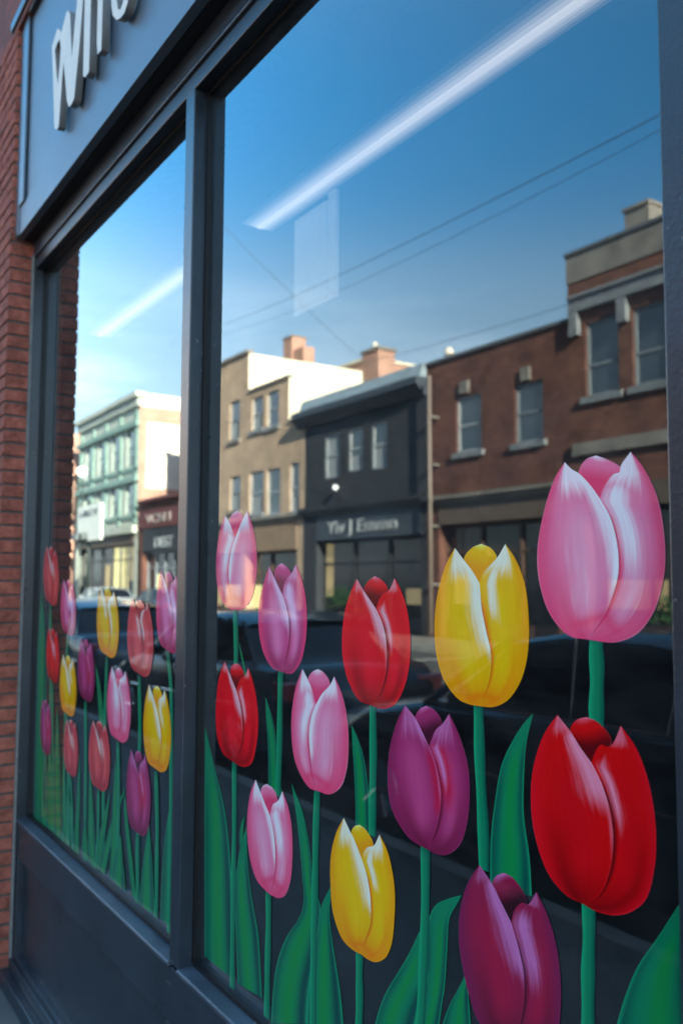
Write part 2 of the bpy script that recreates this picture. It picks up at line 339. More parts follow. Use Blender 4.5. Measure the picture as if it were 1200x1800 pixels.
# brick building with its pier, the wall over the shop and the dark room
bb = thing('brick_building', 'red brick building that holds the slate blue shopfront, its brick pier at the left edge', 'building')
YS = -.122; YW = -.09; ZSB = at(20, 432, YS).z
b = MB()
HTOP = 8.6
b.box(-16.0, XB-.62, YB, .10, 0, HTOP); b.box(XE, 26.0, YB, .32, 0, HTOP)
b.box(XB-.62, XE, YB, .32, 3.95, HTOP)
b.box(-16, -15.7, .1001, 12, 0, HTOP); b.box(25.7, 26, .32, 12, 0, HTOP); b.box(-15.7, 25.7, 11.7, 12, 0, HTOP)
b.box(-15.7, 25.7, .32, 11.7, HTOP-.4, HTOP-.1)
b.build('wall', M['brick'], bb)
b = MB(); b.box(XB-.62, XB-.005, YB+.005, .08, 0, 3.95); b.box(XB-.0049, XE, YW+.007, .32, ZSB+.004, 3.95)
b.build('mortar_bed', M['mortar'], bb)
b = MB(); rnd = random.Random(11)
H, J = .0475, .0095
i = 0; z = .004
while z < 3.94:
    x = XB; first = True
    while x > XB-.62+.02:
        wdt = (.102 if i % 2 else .215) if first else .215
        x0 = max(x-wdt, XB-.62); j = lambda: rnd.uniform(-.0015, .0015)
        b.box(x0+j(), x+(j() if not first else 0), YB+j(), YB+.10, z+j(), z+H+j()*.6)
        x = x0-J; first = False
    if z > ZSB+.004:
        x = XB+J+(.06 if i % 2 else 0)
        if i % 2: b.box(XB+J, XB+.06-J+J, YW, YW+.09, z, z+H)
        while x < 1:
            if i % 2 and x < XB+.08: x += J
            b.box(x, min(x+.215, XE), YW+rnd.uniform(-.001, .001), YW+.09, z, z+H); x += .215+J
    z += H+J; i += 1
b.build('brickwork', M['brick_loose'], bb, bevel=.003)
b = MB()
b.box(-15.9, 8.9, .06, .3195, 3.06, 3.10); b.box(-15.7, 25.7, .32, 5.6, 3.06, 3.10)
b.build('shop_ceiling', M['room'], bb)
b = MB(); b.box(XG-3.5, 3.5, 5.6, 5.7, 0.02, 3.06); b.box(XG-3.6, XG-3.5, .101, 5.6, .02, 3.06); b.box(3.5, 3.6, .32, 5.6, .02, 3.06)
b.build('shop_wall', M['room'], bb)
b = MB(); b.box(XG-3.5, 3.5, .101, 5.6, 0.001, .05); b.build('shop_floor', M['roomfloor'], bb)

b = MB(); b.box(XB+.001, XE, YW+.001, .05, ZSB-.002, ZSB+.0035); b.build('soffit_board', M['frame_dark'], bb)
b = MB(); b.box(XB+.001, XE, YF-.008, .05, ZT+.0005, ZSB-.0025); b.build('frieze_board', M['frame'], bb)
# shop sign
sg = thing('shop_sign', 'pale blue shop sign board with raised cream letters above the window', 'sign')
XS = at(21, 430, YS).x
zs0 = ZSB; zs1 = at(27, 82, YS).z
xs1 = at(56, 100, YS).x
b = MB(); b.box(XS+.01, XE, YS+.006, YW-.002, zs0+.12, zs1+.6); b.box(XS+.002, XE, YS, YW-.002, zs0, zs0+.119)
b.box(XS+.01, XE, YS+.004, YS+.0058, zs1+.16, zs1+.6)
b.build('sign_board', M['signp'], sg, bevel=.002)
b = MB(); wd = (xs1-XS)
b.box(XS, XS+wd*.26, YS-.012, YS-.0002, zs0+.004, zs1+.02); b.box(XS+wd*.26, XS+wd*.55, YS-.005, YS-.0002, zs0+.004, zs1)
b.box(XS+wd*.55, XS+wd*.86, YS-.009, YS-.0002, zs0+.119, zs1)
M['mould'] = mat('mid_blue_moulding', (.10, .14, .17), .35, .5, noise=.12)
b.build('side_moulding', M['mould'], sg, bevel=.002)
b = MB()
b.box(XS-.01, XE, YS-.035, YS-.0002, zs1+.02, zs1+.06); b.box(XS+wd, XE, YS-.018, YS-.0002, zs1-.02, zs1+.0195); b.box(XS, XE, YS-.022, YS-.0002, zs1+.0605, zs1+.12)
b.build('top_moulding', M['frame'], sg, bevel=.003)
M['letterside'] = mat('grey_letter_returns', (.20, .205, .20), .6, .3, noise=.1)
YL = YS-.030
def lp(pts): return [at(x/4, y/4, YL) for x, y in pts]
LET = [
 [[(365,325),(385,255),(402,198),(420,205),(430,225),(455,130),(465,85),(480,70),(492,90),(498,250),(505,400),(524,180),(548,-60),(590,-90),(556,330),(520,690),(500,735),(482,748),(470,705),(458,560),(446,430),(430,640),(412,890),(398,910),(382,895),(374,600)], [(386,350),(402,300),(420,272),(426,330),(420,450),(407,590),(398,520)]],
 [[(598,-60),(612,-150),(640,-215),(675,-240),(712,-220),(726,-150),(722,0),(712,345),(685,380),(680,300),(688,-40),(676,-120),(655,-115),(640,-60),(632,250),(625,500),(600,540),(584,535),(590,250)]],
 [[(780,-60),(783,40),(792,105),(818,137),(845,125),(872,90),(895,20),(912,-60),(930,-160),(905,-170),(880,-80),(862,20),(845,66),(828,60),(822,10),(822,-80),(838,-190),(870,-290),(905,-330),(925,-270),(950,-300),(940,-390),(905,-420),(860,-380),(810,-240)]],
]
for k, loops in enumerate(LET):
    cu = bpy.data.curves.new('letter', 'CURVE'); cu.dimensions = '2D'; cu.fill_mode = 'BOTH'; cu.extrude = .0125
    for lp_ in loops:
        s = cu.splines.new('POLY'); P = lp(lp_); s.points.add(len(P)-1); s.use_cyclic_u = True
        for q, p in zip(s.points, P): q.co = (p.x, p.z, 0, 1)
    tmp = bpy.data.objects.new('tmp', cu); COL.objects.link(tmp)
    me = bpy.data.meshes.new_from_object(tmp); bpy.data.objects.remove(tmp)
    me.transform(Matrix(((1,0,0,0),(0,0,-1,YL+.0125),(0,1,0,0),(0,0,0,1))))
    me.materials.clear(); me.materials.append(M['letter']); me.materials.append(M['letterside'])
    me.update()
    for p in me.polygons: p.material_index = 0 if abs(p.normal.y) > .7 else 1
    o = bpy.data.objects.new('letter', me); COL.objects.link(o); o.parent = sg

# lights inside the shop
def strip(pa, pb, label):
    A = atz(*pa, 2.98); Bx = pb
    t = thing('strip_light', label, 'light', group='strip lights on the shop ceiling')
    y = A.y
    b = MB(); b.box(A.x, Bx, y-.028, y+.028, 3.012, 3.06); b.build('fixture', M['fixture'], t, bevel=.004)
    b = MB(); b.box(A.x+.02, Bx-.02, y-.014, y+.014, 2.985, 3.0115); b.build('diffuser', M['tubeglow'], t, bevel=.008)
    for k in range(4):  # dimming emissive strips: light falloff beside the tube put in as glow
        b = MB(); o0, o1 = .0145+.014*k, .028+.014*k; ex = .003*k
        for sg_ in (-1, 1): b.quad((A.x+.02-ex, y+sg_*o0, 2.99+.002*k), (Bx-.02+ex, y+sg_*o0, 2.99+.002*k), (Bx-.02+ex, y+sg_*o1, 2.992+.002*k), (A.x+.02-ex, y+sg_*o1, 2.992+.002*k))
        b.build('falloff_glow', M['glow%d' % k], t)
    return y
ystrip = strip((450, 408), atz(1075, -12, 2.98).x+.8, 'long glowing strip light hanging inside behind the big right pane')
strip((172, 595), atz(450, 408, 2.98).x-.55, 'short glowing strip light seen through the narrow left pane')
# pale board hanging inside
t = thing('hanging_board', 'pale blank board hanging inside behind the upper part of the right pane', 'board')
YI = ystrip+.085
p0, p1 = at(518, 360, YI), at(572, 528, YI); q = at(590, 528, YI); p0.z = 2.99
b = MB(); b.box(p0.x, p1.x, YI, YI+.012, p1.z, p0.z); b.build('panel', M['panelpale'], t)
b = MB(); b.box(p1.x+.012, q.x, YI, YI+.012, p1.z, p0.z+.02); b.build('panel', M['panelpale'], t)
b = MB(); b.tube([(p0.x+.05, YI+.006, p0.z), (p0.x+.05, YI+.006, 3.06)], .0015, 6); b.build('wire', M['frame_dark'], t)
b = MB(); b.tube([(q.x-.02, YI+.006, p0.z+.02), (q.x-.02, YI+.006, 3.06)], .0015, 6)
b.build('wire', M['frame_dark'], t)
# ---------------------------------------------------------------- painted tulips on the glass
import numpy as np
def crv(P, n):
    P = [np.array(p, float) for p in P]
    if len(P) == 2: return np.array([P[0]+(P[1]-P[0])*t for t in np.linspace(0, 1, n)])
    Q = [2*P[0]-P[1]] + P + [2*P[-1]-P[-2]]; out = []
    for i in range(1, len(Q)-2):
        p0, p1, p2, p3 = Q[i-1:i+3]
        d = lambda a, b: max(1e-6, np.linalg.norm(b-a)**.5)
        t0 = 0; t1 = d(p0, p1); t2 = t1+d(p1, p2); t3 = t2+d(p2, p3)
        for t in np.linspace(t1, t2, 14, endpoint=False):
            A1 = (t1-t)/(t1-t0)*p0+(t-t0)/(t1-t0)*p1; A2 = (t2-t)/(t2-t1)*p1+(t-t1)/(t2-t1)*p2; A3 = (t3-t)/(t3-t2)*p2+(t-t2)/(t3-t2)*p3
            B1 = (t2-t)/(t2-t0)*A1+(t-t0)/(t2-t0)*A2; B2 = (t3-t)/(t3-t1)*A2+(t-t1)/(t3-t1)*A3
            out.append((t2-t)/(t2-t1)*B1+(t-t1)/(t2-t1)*B2)
    out.append(P[-1]); out = np.array(out)
    s = np.r_[0, np.cumsum(np.linalg.norm(np.diff(out, axis=0), axis=1))]; u = np.linspace(0, s[-1], n)
    return np.c_[np.interp(u, s, out[:, 0]), np.interp(u, s, out[:, 1])]
def crv_c(segs, n):     # joined curves with corners between them
    pts = np.vstack([crv(s, 80)[(1 if i else 0):] for i, s in enumerate(segs)])
    s = np.r_[0, np.cumsum(np.linalg.norm(np.diff(pts, axis=0), axis=1))]; u = np.linspace(0, s[-1], n)
    return np.c_[np.interp(u, s, pts[:, 0]), np.interp(u, s, pts[:, 1])]
def toplane(P): return np.array([(lambda p: (p.x, p.z))(at(x, y, 0)) for x, y in P])
def loft(name, Lf, Rt, nu, y, shade, parent):
    """Lf, Rt: arrays of (x,z) in the plane of the glass; shade(u,v) -> colour, highlight colour, highlight mask"""
    nv = len(Lf); U = np.linspace(0, 1, nu); V = np.linspace(0, 1, nv)
    vs = []; cols = []; hls = []; uvs = []
    for j in range(nv):
        for i in range(nu):
            p = Lf[j]*(1-U[i])+Rt[j]*U[i]; vs.append((p[0], y, p[1]))
            c, h, a = shade(U[i], V[j]); cols.append((*c, 1)); hls.append((*h, a)); uvs.append((U[i], V[j]))
    fs = []
    for j in range(nv-1):
        for i in range(nu-1):
            a = j*nu+i; fs.append((a, a+nu, a+nu+1, a+1))
    me = bpy.data.meshes.new(name); me.from_pydata(vs, [], fs); me.materials.append(M['paint'])
    for nm, data in (('Col', cols), ('Hl', hls)):
        at_ = me.attributes.new(nm, 'FLOAT_COLOR', 'POINT'); at_.data.foreach_set('color', np.array(data, dtype=np.float32).ravel())
    uvl = me.uv_layers.new(name='UVMap'); li = np.zeros(len(me.loops), dtype=np.int32); me.loops.foreach_get('vertex_index', li)
    uvl.data.foreach_set('uv', np.array(uvs, dtype=np.float32)[li].ravel())
    me.update()
    if me.polygons[len(me.polygons)//2].normal.y > 0: me.flip_normals()
    o = bpy.data.objects.new(name, me); COL.objects.link(o); o.parent = parent; return o
def sm(a, b, x): t = min(1, max(0, (x-a)/(b-a))); return t*t*(3-2*t)
def mixc(a, b, t): t = min(1, max(0, t)); return tuple(p*(1-t)+q*t for p, q in zip(a, b))
KP = (1.65, 1.30, 1.05)
def S(r, g, b): return tuple(min(.92, lin(v)*k) for v, k in zip((r, g, b), KP))
PAL = {
 'red':    dict(base=S(188,5,24),  edge=S(212,12,32), dark=S(98,4,16),  soft=S(196,10,36), hl=S(226,165,188), back=S(215,80,105), deep=S(88,2,12), rim=S(220,60,95)),
 'bigred': dict(base=S(178,2,8),   edge=S(185,5,25),  dark=S(88,0,8),   soft=S(172,2,16),  hl=S(215,130,165), back=S(215,75,100), deep=S(78,0,10), rim=S(200,60,95)),
 'paired': dict(base=S(170,45,58), edge=S(185,65,75), dark=S(135,35,50), soft=S(190,80,85), hl=S(230,190,195), back=S(225,150,150), deep=S(130,40,50), rim=S(225,140,150)),
 'pink':   dict(base=S(214,108,154), edge=S(228,66,116), dark=S(194,46,98), soft=S(210,138,178), hl=S(228,214,232), back=S(228,190,215), deep=S(192,52,104), rim=S(235,200,222)),
 'yellow': dict(base=S(244,166,0), edge=S(240,142,0), dark=S(204,112,0), soft=S(244,174,4), hl=S(226,226,214), back=S(235,210,80), deep=S(218,140,4), rim=S(232,205,120)),
 'mag':    dict(base=S(172,60,122), edge=S(205,52,105), dark=S(128,30,72), soft=S(190,110,165), hl=S(218,178,220), back=S(205,110,165), deep=S(112,22,64), rim=S(222,120,175)),
 'purple': dict(base=S(138,40,98), edge=S(112,28,78), dark=S(88,18,50), soft=S(158,60,120), hl=S(178,120,186), back=S(170,90,150), deep=S(58,12,38), rim=S(176,90,150)),
 'deep':   dict(base=S(122,22,64), edge=S(100,24,72), dark=S(70,12,42), soft=S(134,20,60), hl=S(164,104,172), back=S(160,95,160), deep=S(38,8,24), rim=S(150,70,130)),
}
def petal_shade(kind, side, front, var):
    P = PAL[kind]; rnd = random.Random(var)
    hw = {'red': .40, 'bigred': .55, 'paired': .4, 'pink': .34, 'yellow': .50, 'mag': .52, 'purple': .26, 'deep': .55}[kind]
    hv = {'red': .62, 'bigred': .56, 'paired': .6, 'pink': .80, 'yellow': .74, 'mag': .66, 'purple': .35, 'deep': .70}[kind]
    tipv = {'yellow': .30, 'pink': .30, 'purple': .34, 'mag': .26}.get(kind, .17)
    ph = rnd.uniform(0, 6)
    def f(u, v):
        if side == 'back':
            c = mixc(P['back'], P['base'], sm(.03, .24, v + .05*math.sin(5*u+ph))); c = mixc(c, P['deep'], sm(.24, .58, v + .05*math.sin(4*u+ph)))
            c = mixc(c, P['deep'], .5*sm(.62, 1, u)*(1-sm(0, .25, v)))
            return c, P['hl'], .55*(1-sm(.02, .2, v))+.3*(1-sm(0, .07, u))+.3*sm(.93, 1, u)
        o = u if side == 'L' else 1-u          # 0 at the outer edge, 1 at the seam
        c = P['base']
        c = mixc(c, P['soft'], math.exp(-((o-.58)/.22)**2)*sm(.15, .4, v)*(1-sm(.78, .92, v)))
        c = mixc(c, P['edge'], .9*(1-sm(.02, .30, o)))
        c = mixc(c, P['dark'], .55*math.exp(-((o-.28)/.16)**2)*sm(.35, .8, v))
        c = mixc(c, P['dark'], .75*sm(.70, .98, v)*(.5+.5*math.sin(min(1, o)*math.pi)))
        isf = (side == front)
        a = 0.0
        if isf:
            e = sm(1-hw*(1-sm(.35, hv+.1, v)*.55), 1, o)*(1-sm(hv-.18, hv+.06, v))*sm(.04, .14, v)
            a = .95*e
            # light rim along the seam, with a thin painted line inside it
            a = max(a, .45*sm(.93, .985, o)*(1-sm(.55, .85, v)))
        else:
            c = mixc(c, P['dark'], .95*sm(.84, .97, o)*sm(.30, .46, v)); c = mixc(c, tuple(q*.35 for q in P['dark']), .8*sm(.965, .995, o)*sm(.30, .4, v))
            e = math.exp(-((o-.80)/.13)**2)*sm(.16, .30, v)*(1-sm(.42, .66, v)) if kind != 'yellow' else math.exp(-((o-.74)/.13)**2)*sm(.1, .2, v)*(1-sm(.38, .55, v))
            a = .85*e
            if kind in ('pink', 'deep', 'mag'): a = max(a, .9*math.exp(-((o-.72)/.26)**2)*sm(.1, .25, v)*(1-sm(.42, .78, v)))
        a = max(a, (.9 if kind in ('yellow', 'pink') else .6)*(1-sm(tipv*.35, tipv, v))*sm(.10, .45, o))
        a = max(a, .45*(1-sm(.0, .035, o))*(0 if kind in ('yellow',) else 1)*(1-sm(.8, 1, v)))
        if kind == 'pink': a = max(a, .26*math.exp(-((o-.5)/.25)**2)*sm(.3, .55, v)*(1-sm(.72, .86, v)))
        if kind == 'purple' and side == 'R': c = mixc(c, S(165, 4, 42), .95*math.exp(-((o-.75)/.22)**2)*sm(.2, .3, v)*(1-sm(.5, .75, v)))
        if kind == 'purple' and side == 'L': c = mixc(c, S(165, 8, 50), .7*sm(.8, .93, o)*sm(.3, .4, v)*(1-sm(.7, .8, v)))
        if kind == 'yellow': c = mixc(c, P['dark'], .8*math.exp(-((v-.88-.05*o)/.025)**2)*sm(.1, .4, o))
        if kind == 'pink' : c = mixc(c, P['dark'], .6*math.exp(-((v-.86)/.03)**2)*sm(.1, .4, o))
        return c, (P['hl'] if not (o < .05) else P['rim']), a
    return f
GREEN = dict(l=S(14,146,106), m=S(2,112,82), d=S(0,72,66), c=S(4,122,62), k=S(0,50,58), rim=S(70,175,140))
def stem_shade(u, v):
    c = mixc(GREEN['l'], GREEN['m'], sm(0, .4, u)); c = mixc(c, GREEN['d'], sm(.6, .95, u)); return mixc(c, GREEN['d'], .85*(1-sm(.0, .06, v))), GREEN['rim'], .25*(1-sm(0, .2, u))
def leaf_shade(var):
    r = random.Random(var); ce = r.uniform(.42, .62); wv = r.uniform(.14, .22)
    def f(u, v):
        x = u + .05*math.sin(4*v+var)
        c = mixc(GREEN['m'], GREEN['c'], math.exp(-((x-ce)/wv)**2)*sm(.1, .35, v))
        c = mixc(c, GREEN['d'], .85*(1-sm(.05, .3, x))*sm(.1, .5, v)); c = mixc(c, GREEN['k'], .9*sm(.66, .92, x)*sm(.05, .3, v))
        c = mixc(c, GREEN['l'], .9*sm(.925, .955, u)+.7*(1-sm(0.02, .05, u)))
        return c, GREEN['rim'], .20*(1-sm(.0, .25, v))
    return f
LAY = [0]
def newy():           # every painted piece is a paint film of its own on the outside of the glass
    LAY[0] += 1; return -.0007 - .000013*LAY[0]
def stem(parent, pts, wpx, bottom=True, n=30):
    c = toplane(crv(pts, n)); a = at(pts[0][0]-wpx/2, pts[0][1], 0); b2 = at(pts[0][0]+wpx/2, pts[0][1], 0); hw = (b2.x-a.x)/2
    if bottom: c = np.vstack([c, [[c[-1][0]+(c[-1][0]-c[-2][0])*.5, ZB+.012]]]) if c[-1][1] > ZB+.03 else c
    c = np.array([[x, max(z, ZB+.008)] for x, z in c])
    ph = random.uniform(0, 6); tt = np.linspace(0, 1, len(c)); c = c + np.c_[hw*.07*np.sin(7*tt+ph)*np.minimum(1, 4*tt), 0*tt]
    taper = (1+.05*tt+.07*np.sin(13*tt+ph*2))[:, None]*np.array([[hw, 0]])
    return loft('stem', c-taper, c+taper, 6, newy(), stem_shade, parent)
def leaf(parent, Lp, Rp, var, n=46):
    """left and right edges in pixels from the tip down"""
    a, b2 = toplane(crv(Lp, n)), toplane(crv(Rp, n))
    if a[-1][1] > ZB+.02 and Lp[-1][1] >= 1795:      # carries on below the picture to the sill
        zz = a[-1][1]; cx = (a[-1][0]+b2[-1][0])/2; ex_a = []; ex_b = []
        for t in np.linspace(.1, 1, 9):
            z = zz+(ZB+.008-zz)*t; k = 1-.55*t; ex_a.append((cx+(a[-1][0]-cx)*k, z)); ex_b.append((cx+(b2[-1][0]-cx)*k, min(b2[-1][1], z)))
        a = np.vstack([a, ex_a]); b2 = np.vstack([b2, ex_b])
    f = lambda A: np.array([[x, max(z, ZB+.008)] for x, z in A])
    return loft('leaf', f(a), f(b2), 16, newy(), leaf_shade(var), parent)
GRP = 'tulips painted on the shop window'
def tulip(label, kind, o, LO, IL, seam, IR, RO, BK, front, stm, leaves=(), nu=30, nv=60, kindR=None):
    ox, oy, s = o; g = lambda P: [(ox+x/s, oy+y/s) for x, y in P]
    t = thing('painted_tulip', label, 'tulip', group=GRP)
    var = random.randint(0, 9999)
    for q, (Lp, Rp) in enumerate(leaves): leaf(t, Lp, Rp, var+q)
    stem(t, stm[0], stm[1], bottom=(len(stm) < 3))
    V = IL[-1]; B = seam[-1]
    # back petal
    top = BK[len(BK)//2]; lower = (V[0], V[1]+ (V[1]-top[1])*.12)
    Lb = toplane(crv(g([top]+BK[:len(BK)//2][::-1]+[lower]), nv//2)); Rb = toplane(crv(g([top]+BK[len(BK)//2+1:]+[lower]), nv//2))
    loft('petal', Lb, Rb, nu//2, newy(), petal_shade(kind, 'back', front, var), t)
    sL = toplane(crv(g(LO), nv)); sI = toplane(crv_c([g(IL), g([V]+seam)], nv))
    rI = toplane(crv_c([g(IR+[V]), g([V]+seam)], nv)); rO = toplane(crv(g(RO), nv))
    order = ('R', 'L') if front == 'L' else ('L', 'R')
    for sd_ in order:
        y = newy(); kk = kindR if (kindR and sd_ == 'R') else kind
        if sd_ == 'L': loft('petal', sL, sI, nu, y, petal_shade(kk, 'L', front, var+1), t)
        else: loft('petal', rI, rO, nu, y, petal_shade(kk, 'R', front, var+2), t)
    t.location = (0, 0, 0)
    return t
# --- right pane, traced from the picture, drawn from the far row to the near row
tulip('pale pink tulip highest of those beside the centre mullion in the big pane', 'pink', (370,890,6),
 [(158,95),(110,230),(75,420),(62,620),(75,830),(130,1010),(210,1085),(262,1095)],
 [(158,95),(205,180),(240,280),(263,335)], [(225,450),(200,600),(195,760),(215,920),(262,1095)],
 [(390,50),(345,130),(300,240)],
 [(390,50),(430,160),(475,350),(492,560),(480,780),(430,980),(350,1080),(262,1095)],
 [(200,190),(225,90),(282,45),(325,75),(345,135)], 'R', ([(414,1068),(415,1120),(415,1170),(414,1300)], 7.5, 0),
 leaves=[([(420,1128),(422,1145),(427,1170),(432,1200)], [(420,1128),(426,1150),(431,1172),(436,1200)])], kindR=None)
tulip('magenta tulip in the upper row between the pale pink tulip and the red tulip', 'mag', (370,890,6),
 [(620,635),(570,790),(520,1000),(508,1200),(530,1430),(580,1590),(660,1710),(760,1750)],
 [(620,635),(665,730),(700,810),(760,935)], [(800,1060),(830,1230),(825,1450),(790,1630),(760,1750)],
 [(905,612),(850,715),(825,745),(780,810)],
 [(905,612),(960,760),(1005,960),(1018,1200),(1000,1450),(950,1650),(860,1765),(760,1750)],
 [(675,715),(700,640),(750,600),(810,640),(850,715)], 'L', ([(494,1180),(492.5,1250),(491,1330),(489,1400)], 9, 0),
 leaves=[([(467,1225),(468,1258),(471,1300),(472,1345),(472,1400)], [(467,1225),(475,1250),(483,1283),(489,1342),(496,1398)])])
tulip('bright red tulip in the upper row left of the large yellow tulip', 'red', (590,1000,6.92),
 [(262,120),(190,270),(115,520),(80,820),(95,1130),(170,1400),(290,1600),(420,1660)],
 [(262,120),(345,265),(400,350),(495,490)], [(570,660),(620,900),(625,1150),(590,1380),(520,1560),(420,1660)],
 [(720,110),(650,260),(575,305),(520,400)],
 [(720,110),(800,270),(875,520),(912,850),(895,1200),(830,1460),(720,1650),(580,1705),(420,1660)],
 [(345,265),(400,150),(480,88),(560,130),(640,265)], 'L', ([(656,1238),(656,1340),(655,1470)], 12.5, 0),
 leaves=[([(618.5,1275),(620,1310),(623,1362),(625,1410),(625.5,1465)], [(618.5,1275),(629,1298),(638,1325),(647,1383),(651,1465)])])
tulip('large yellow tulip in the upper row with white brushed tips', 'yellow', (750,940,5.625),
 [(280,130),(200,280),(115,560),(80,880),(100,1200),(180,1450),(320,1630),(430,1680),(530,1697)],
 [(280,130),(370,250),(460,370),(525,485)], [(545,720),(590,950),(638,1180),(628,1400),(580,1570),(530,1697)],
 [(780,90),(700,225),(630,300),(575,360),(535,440)],
 [(780,90),(880,240),(970,480),(1012,850),(1000,1180),(930,1450),(800,1640),(660,1705),(530,1697)],
 [(370,245),(450,130),(540,90),(630,130),(695,225)], 'L', ([(841,1238),(844,1330),(848,1430),(851,1530)], 18, 0),
 leaves=[([(937.5,1254),(921,1272),(905,1296),(883,1342),(871,1404),(863,1475),(862,1570)], [(937.5,1254),(931,1280),(925,1310),(921,1375),(921,1433),(931,1508),(935,1575)])], nv=80, nu=40)
tulip('largest pink tulip at the right edge of the pane, tallest of all', 'pink', (930,780,4.615),
 [(290,150),(210,280),(120,560),(68,880),(90,1150),(180,1400),(330,1560),(480,1590)],
 [(290,150),(345,205),(405,240),(500,340),(575,445)], [(660,600),(720,840),(725,1050),(690,1200),(620,1380),(540,1500),(480,1590)],
 [(825,65),(745,180),(735,232),(690,245),(610,350)],
 [(825,65),(920,180),(1040,430),(1103,800),(1095,1080),(1020,1350),(880,1540),(700,1612),(480,1590)],
 [(405,240),(460,130),(545,95),(640,130),(745,205)], 'L', ([(1048,1122),(1049,1200),(1050,1290)], 25, 0), nv=90, nu=44)
tulip('dark red tulip in the middle row beside the centre mullion, under the pale pink one', 'red', (370,1150,8.57),
 [(215,110),(140,330),(100,620),(85,950),(120,1300),(200,1500),(330,1615)],
 [(215,110),(285,265),(330,390),(400,560)], [(455,780),(490,1100),(470,1350),(410,1530),(330,1615)],
 [(572,205),(520,335),(470,355),(425,430)],
 [(572,205),(640,400),(705,740),(722,1050),(690,1400),(610,1660),(500,1700),(330,1615)],
 [(305,235),(340,160),(390,140),(440,160),(515,335)], 'L', ([(412.5,1339),(412.5,1450),(411,1560),(409,1700)], 8),
 leaves=[([(361,1278),(360.5,1400),(360.5,1550),(360.5,1682)], [(361,1278),(377,1347),(395,1422),(405.5,1515),(410,1610),(414,1725)]),
         ([(434,1452),(421,1500),(414,1560),(414.5,1620),(419,1730)], [(434,1452),(436,1520),(445,1590),(454,1640),(461,1755)])])
tulip('pink tulip with a white edged front petal, left of the purple one', 'pink', (500,1160,7.2),
 [(232,115),(150,340),(100,640),(92,900),(130,1250),(220,1480),(330,1630),(420,1660)],
 [(232,115),(300,250),(350,370),(400,570)], [(350,700),(318,880),(325,1150),(350,1400),(390,1570),(420,1660)],
 [(635,210),(580,320),(480,430)],
 [(635,210),(720,400),(795,720),(815,1050),(790,1400),(710,1620),(570,1705),(420,1660)],
 [(300,250),(360,150),(430,118),(500,160),(580,315)], 'R', ([(558,1388),(556,1480),(554,1560),(552,1640)], 11),
 leaves=[([(513,1377),(523,1446),(531,1529),(534,1590),(525,1617),(504,1648),(488,1692),(480,1750),(477,1800)], [(513,1377),(533,1430),(546,1500),(551,1560),(563,1590),(557,1670),(546,1725),(541,1770),(540,1800)]),
         ([(583.5,1555),(566,1592),(558,1640),(548,1710),(542,1760),(540,1800)], [(583.5,1555),(580,1604),(584,1650),(596,1725),(601,1765),(604,1800)])])
tulip('purple tulip with a crimson right petal in the middle row', 'purple', (670,1230,6.206),
 [(265,60),(180,230),(100,520),(75,850),(110,1160),(210,1380),(340,1540),(520,1640)],
 [(265,60),(375,200),(450,350),(525,510)], [(600,700),(650,950),(655,1150),(610,1400),(520,1640)],
 [(745,155),(670,265),(600,330)],
 [(745,155),(840,350),(945,700),(968,1050),(930,1400),(850,1600),(720,1695),(600,1685),(520,1640)],
 [(375,200),(430,100),(495,68),(580,110),(668,265)], 'L', ([(748,1488),(748,1560),(747,1650),(742,1760),(736,1830)], 15.5),
 leaves=[([(812,1574),(789,1580),(767,1591),(755,1615),(750,1690),(742,1767),(734,1800)], [(812,1574),(802,1592),(791,1613),(787,1666),(782,1738),(777,1770),(773,1800)]),
         ([(737,1639),(722,1672),(700,1710),(680,1743),(667,1775),(660,1800)], [(741,1639),(753,1660),(753,1700),(752,1730),(740,1767),(731,1800)])], nv=80, nu=36)
tulip('big deep red tulip at the lower right of the pane', 'bigred', (920,1240,4.737),
 [(285,80),(180,230),(90,500),(65,800),(110,1130),(220,1420),(370,1590),(490,1650)],
 [(285,80),(390,210),(470,340),(570,480)], [(650,640),(730,900),(752,1150),(720,1400),(640,1580),(540,1650),(490,1650)],
 [(815,170),(745,320),(700,345),(650,325),(600,390)],
 [(815,170),(950,370),(1060,700),(1108,1080),(1090,1380),(1020,1620),(900,1720),(760,1750),(620,1720),(490,1650)],
 [(395,200),(450,120),(530,98),(620,140),(740,305)], 'L', ([(1035,1585),(1035,1700),(1034,1810)], 22.5),
 leaves=[([(1194,1590),(1158,1646),(1121,1700),(1100,1750),(1085,1800)], [(1197,1596),(1210,1650),(1225,1720),(1232,1760),(1236,1800)])], nv=90, nu=44)
tulip('small soft pink tulip in the lower row near the bottom left of the big pane', 'pink', (425,1360,7.83),
 [(195,85),(130,250),(85,560),(85,850),(130,1220),(220,1480),(330,1610),(400,1670)],
 [(195,85),(265,260),(330,430),(390,570)], [(440,800),(465,1050),(462,1320),(435,1500),(400,1670)],
 [(565,245),(500,380),(440,420)],
 [(565,245),(650,480),(700,850),(700,1200),(670,1500),(590,1690),(500,1715),(400,1670)],
 [(265,260),(300,170),(350,145),(430,200),(498,375)], 'L', ([(472.5,1568),(472.5,1640),(471,1720),(469.5,1790)], 9.5),
 leaves=[([(431,1434),(424,1450),(421.5,1475),(423,1492)], [(431,1434),(429,1455),(427,1478),(424,1492)])])
